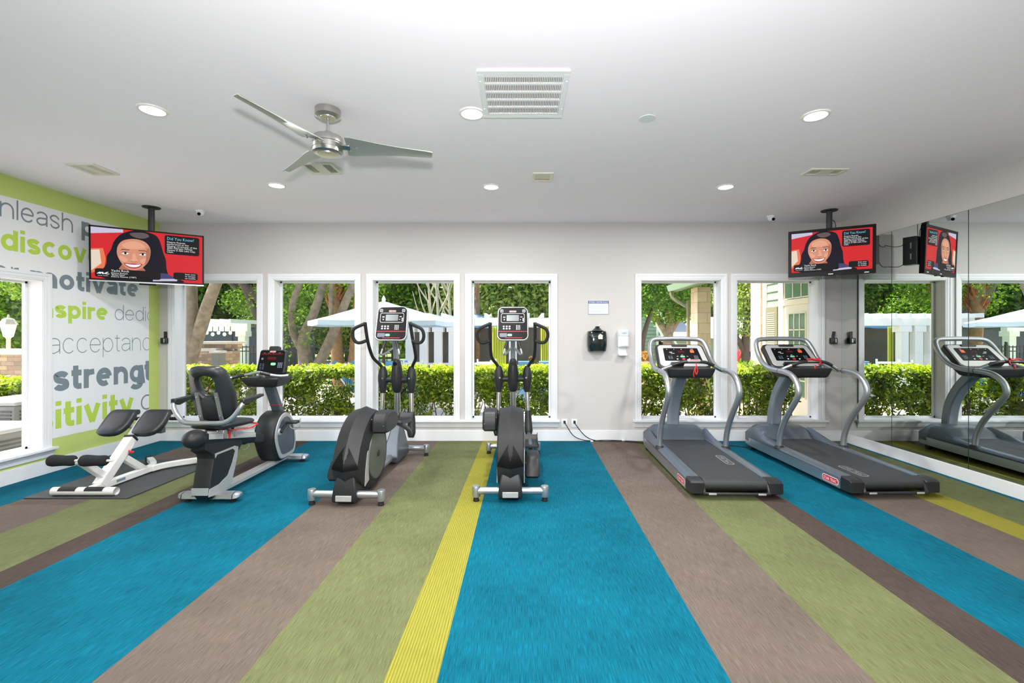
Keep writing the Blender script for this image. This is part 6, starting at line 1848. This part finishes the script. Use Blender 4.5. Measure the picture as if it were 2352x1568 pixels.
MB().loft([[(-2.8, -0.5, 1.70), (3.7, -0.5, 1.70), (3.7, 4.5, 1.70), (-2.8, 4.5, 1.70)], [(-1.5, 1.9, 2.9), (2.6, 1.9, 2.9), (2.6, 2.1, 2.9), (-1.5, 2.1, 2.9)]]).build('roof', M_ROOF, gb2)
MB().box((-2.1, -0.03, 0.0), (-0.4, 0.0, 1.45)).build('garage_door', mat('garage_door', (170, 176, 160), 0.7), gb2)
st = thing('outdoor_stair', 'white outdoor stair with railing beside the round-crowned tree', 'stairs', (at(1552, 0, 21).x, 21, GZ), 0)
b = MB()
for k in range(10):
    b.box((-0.9 + k * 0.12, 0, 2.5 - k * 0.24), (-0.7 + k * 0.12, 0.8, 2.54 - k * 0.24))
b.build('treads', M_CAP, st)
MB().tube([(-0.85, 0, 3.2), (0.35, 0, 0.8)], 0.05, 8).tube([(-0.95, 0, 2.5), (0.25, 0, 0.1)], 0.06, 8).build('rail', M_POOLW, st)
tree('round-crowned green tree in the fifth window', at(1535, 0, 17).x, 17.0,
     [[(0, 0, GZ, 0.22), (0, 0, 1.2, 0.18), (0.05, 0, 2.2, 0.15), (0, 0, 3.2, 0.1)], [(0, 0, 1.4, 0.12), (-0.5, 0, 2.2, 0.08)], [(0, 0, 1.5, 0.12), (0.5, 0, 2.3, 0.08)]],
     [(-0.2, -0.2, 2.3, 0.9, 0.7, 0.45), (0.5, -0.1, 2.5, 0.7, 0.6, 0.5), (0, 0, 3.0, 1.2, 0.9, 0.6), (-0.7, 0.1, 3.2, 0.8, 0.8, 0.8), (0.1, 0, 3.8, 1.4, 1.0, 0.7)], 9000, 0.13, M_LEAF1, M_BARK, 91, 'trees by the porch')
tree('slim leaning tree at the left edge of the fifth window', at(1474, 0, 15).x, 15.0,
     [[(-0.05, 0, GZ, 0.11), (0.0, 0, 1.0, 0.09), (0.12, 0, 1.7, 0.08), (0.4, 0, 2.5, 0.05)]],
     [(0.1, 0, 2.9, 0.9, 0.7, 0.7), (-0.4, 0, 2.2, 0.5, 0.4, 0.4), (0.3, 0.4, 3.8, 1.2, 0.8, 0.7)], 5000, 0.12, M_LEAF2, M_BARKD, 92, 'trees by the porch')
tree('bright green tree between the stone columns in the sixth window', at(1712, 0, 16).x, 16.0,
     [[(0, 0, GZ, 0.16), (0, 0, 1.2, 0.13), (0.1, 0, 2.2, 0.12), (0.3, 0, 3.6, 0.08)], [(0, 0, 0.9, 0.10), (-0.4, 0, 1.6, 0.08), (-0.8, 0, 2.4, 0.05)]],
     [(0.0, 0, 1.9, 0.8, 0.6, 0.5), (-0.3, 0, 2.8, 1.0, 0.7, 0.6), (0.4, 0, 3.4, 1.1, 0.8, 0.7)], 6000, 0.13, M_LEAF3, M_BARKD, 93, 'trees by the porch')
# car, flowers, pot and ornamental grass near the porch
cr = thing('parked_car', 'small red parked car far away between the stone columns', 'car', (at(1706, 0, 22).x, 22, GZ), 0)
MB().loft([[(-w, y, z) if False else (x, -w, z) for x, z in ((-0.6, 0.3), (0.6, 0.3), (0.65, 0.75), (0.4, 0.85), (0.25, 1.15), (-0.4, 1.15), (-0.6, 0.8))] for w in (0.8, -0.8)]).build('body', M_RED, cr, bevel=0.05)
MB().box((-0.36, -0.82, 0.85), (0.24, -0.80, 1.08)).build('car_window', M_GLOSS, cr)
for x in (-0.38, 0.38):
    MB().cyl((x, -0.83, 0.22), (x, -0.70, 0.22), 0.22, n=16).build('wheel', M_RUBBER, cr)
og = thing('ornamental_grass', 'clump of arching green grass beside the second stone column', 'plant', (at(1700, 0, 10.5).x, 10.5, GZ), 0)
b = MB()
rnd = random.Random(9)
for i in range(90):
    a = rnd.random() * 6.283
    L = rnd.uniform(0.35, 0.75)
    e = Vector((math.cos(a), math.sin(a), 0))
    s = Vector((-e.y, e.x, 0)) * 0.014
    p0, p1, p2 = Vector((0, 0, 0.5)), e * L * 0.5 + Vector((0, 0, 1.05 + rnd.random() * 0.25)), e * L + Vector((0, 0, 0.75 + rnd.random() * 0.3))
    b.add([p0 - s, p0 + s, p1 + s, p1 - s], [(0, 1, 2, 3)]).add([p1 - s, p1 + s, p2], [(0, 1, 2)])
b.build('blades', M_LEAF1, og)
MB().lathe([(0.16, 0.0), (0.25, 0.5), (0.2, 0.52)], n=16).build('pot', M_CAP, og)
fl_ = thing('flower_bed', 'low bed of orange and white flowers beside the second stone column', 'flowers', (at(1703, 0, 9.8).x, 9.8, GZ), 0)
leaf_mesh('blossoms', [(0, 0, 1.05, 0.30, 0.2, 0.16)], 500, 0.07, leafmat('petal', (240, 150, 110), (250, 244, 232), 0.2), fl_, 95)
leaf_mesh('foliage', [(0, 0, 0.75, 0.35, 0.25, 0.35)], 1200, 0.09, M_LEAF1, fl_, 96)
pp = thing('garden_pot', 'tan urn with orange flowers behind the first treadmill console', 'planter', (at(1482, 0, 11).x, 11, GZ), 0)
MB().lathe([(0.0001, 0.45), (0.12, 0.45), (0.2, 0.75), (0.22, 0.95), (0.19, 1.18), (0.22, 1.22)], n=20).build('urn', mat('tan_urn', (198, 176, 156), 0.7), pp)
MB().box((-0.15, -0.15, 0), (0.15, 0.15, 0.45)).build('plinth', M_CAP, pp)
leaf_mesh('flowers', [(-0.05, 0, 1.32, 0.24, 0.2, 0.14)], 400, 0.08, leafmat('petal_orange', (216, 140, 80), (130, 140, 60), 0.2), pp, 97)

# outside the left wall: condensers, stone wall, lantern post
def condenser(label, x, y, w, h, d):
    t = thing('air_conditioner', label, 'air conditioner', (x, y, GZ), 0, 'condenser units')
    MB().box((-w, -d, 0), (w, d, h)).build('cabinet', M_ACG, t, bevel=0.02)
    MB().box((-w - 0.02, -d - 0.02, h), (w + 0.02, d + 0.02, h + 0.05)).build('lid', mat('condenser_lid', (164, 168, 168), 0.6) if 'condenser_lid' not in bpy.data.materials else bpy.data.materials['condenser_lid'], t, bevel=0.015)
    b = MB()
    n = int(h / 0.045)
    for k in range(2, n - 1):
        z = k * h / n
        for q in ((-w + 0.05, -0.03), (0.03, w - 0.05)):
            b.box((q[0], -d - 0.012, z), (q[1], -d, z + 0.018))
        b.box((w, -d + 0.05, z), (w + 0.012, d - 0.05, z + 0.018))
    b.build('grille', mat('condenser_dark', (72, 74, 72), 0.6) if 'condenser_dark' not in bpy.data.materials else bpy.data.materials['condenser_dark'], t)
condenser('dark grey air conditioner right below the left wall window', -6.15, 5.15, 0.42, 0.74, 0.42)
condenser('light grey louvered air conditioner beside the shrubs outside the left wall window', -6.95, 6.30, 0.38, 0.92, 0.38)
sw = thing('stone_garden_wall', 'stacked stone garden wall with pale cap outside the left wall window', 'garden wall', (-11.5, 9.2, GZ), 0)
MB().box((-3.5, 0, 0), (2.6, 0.4, 1.45)).build('stones', M_STONE, sw)
MB().box((-3.6, -0.06, 1.45), (2.7, 0.46, 1.56)).build('cap', M_CAP, sw, bevel=0.015)
def lantern(label, x, y):
    t = thing('lamp_post', label, 'lamp post', (x, y, GZ), 0, 'lantern posts')
    MB().lathe([(0.09, 0), (0.09, 0.3), (0.05, 0.35), (0.045, 1.75), (0.08, 1.8)], n=14).build('post', M_CAP, t)
    MB().lathe([(0.10, 1.8), (0.17, 2.15)], n=6, cap=False).build('lantern_glass', M_POOLW, t)
    MB().lathe([(0.20, 2.15), (0.12, 2.3), (0.03, 2.34), (0.02, 2.42), (0.0001, 2.44)], n=6).build('cap', M_CAP, t)
lantern('pale lantern post beyond the stone wall outside the left wall window', -14.4, 12.8)
lantern('pale lantern post by the pool that shows in the mirror', -4.25, 17.2)
tree('dark leafy tree close outside the left wall window', -11.6, 12.0,
     [[(0, 0, GZ, 0.25), (0.1, 0, 1.4, 0.2), (0.6, 0, 2.4, 0.15), (1.2, 0, 3.6, 0.1)], [(0, 0, 1.0, 0.15), (-0.8, 0, 2.4, 0.12), (-1.6, 0, 3.6, 0.08)]],
     [(0.3, 0, 2.6, 1.2, 0.8, 0.6), (-1.2, 0, 3.2, 1.4, 0.9, 0.8), (0.5, 0.5, 3.8, 1.8, 1.2, 0.9), (0.9, 0, 1.9, 0.5, 0.5, 0.5)], 9000, 0.12, M_LEAF1, M_BARKD, 98)
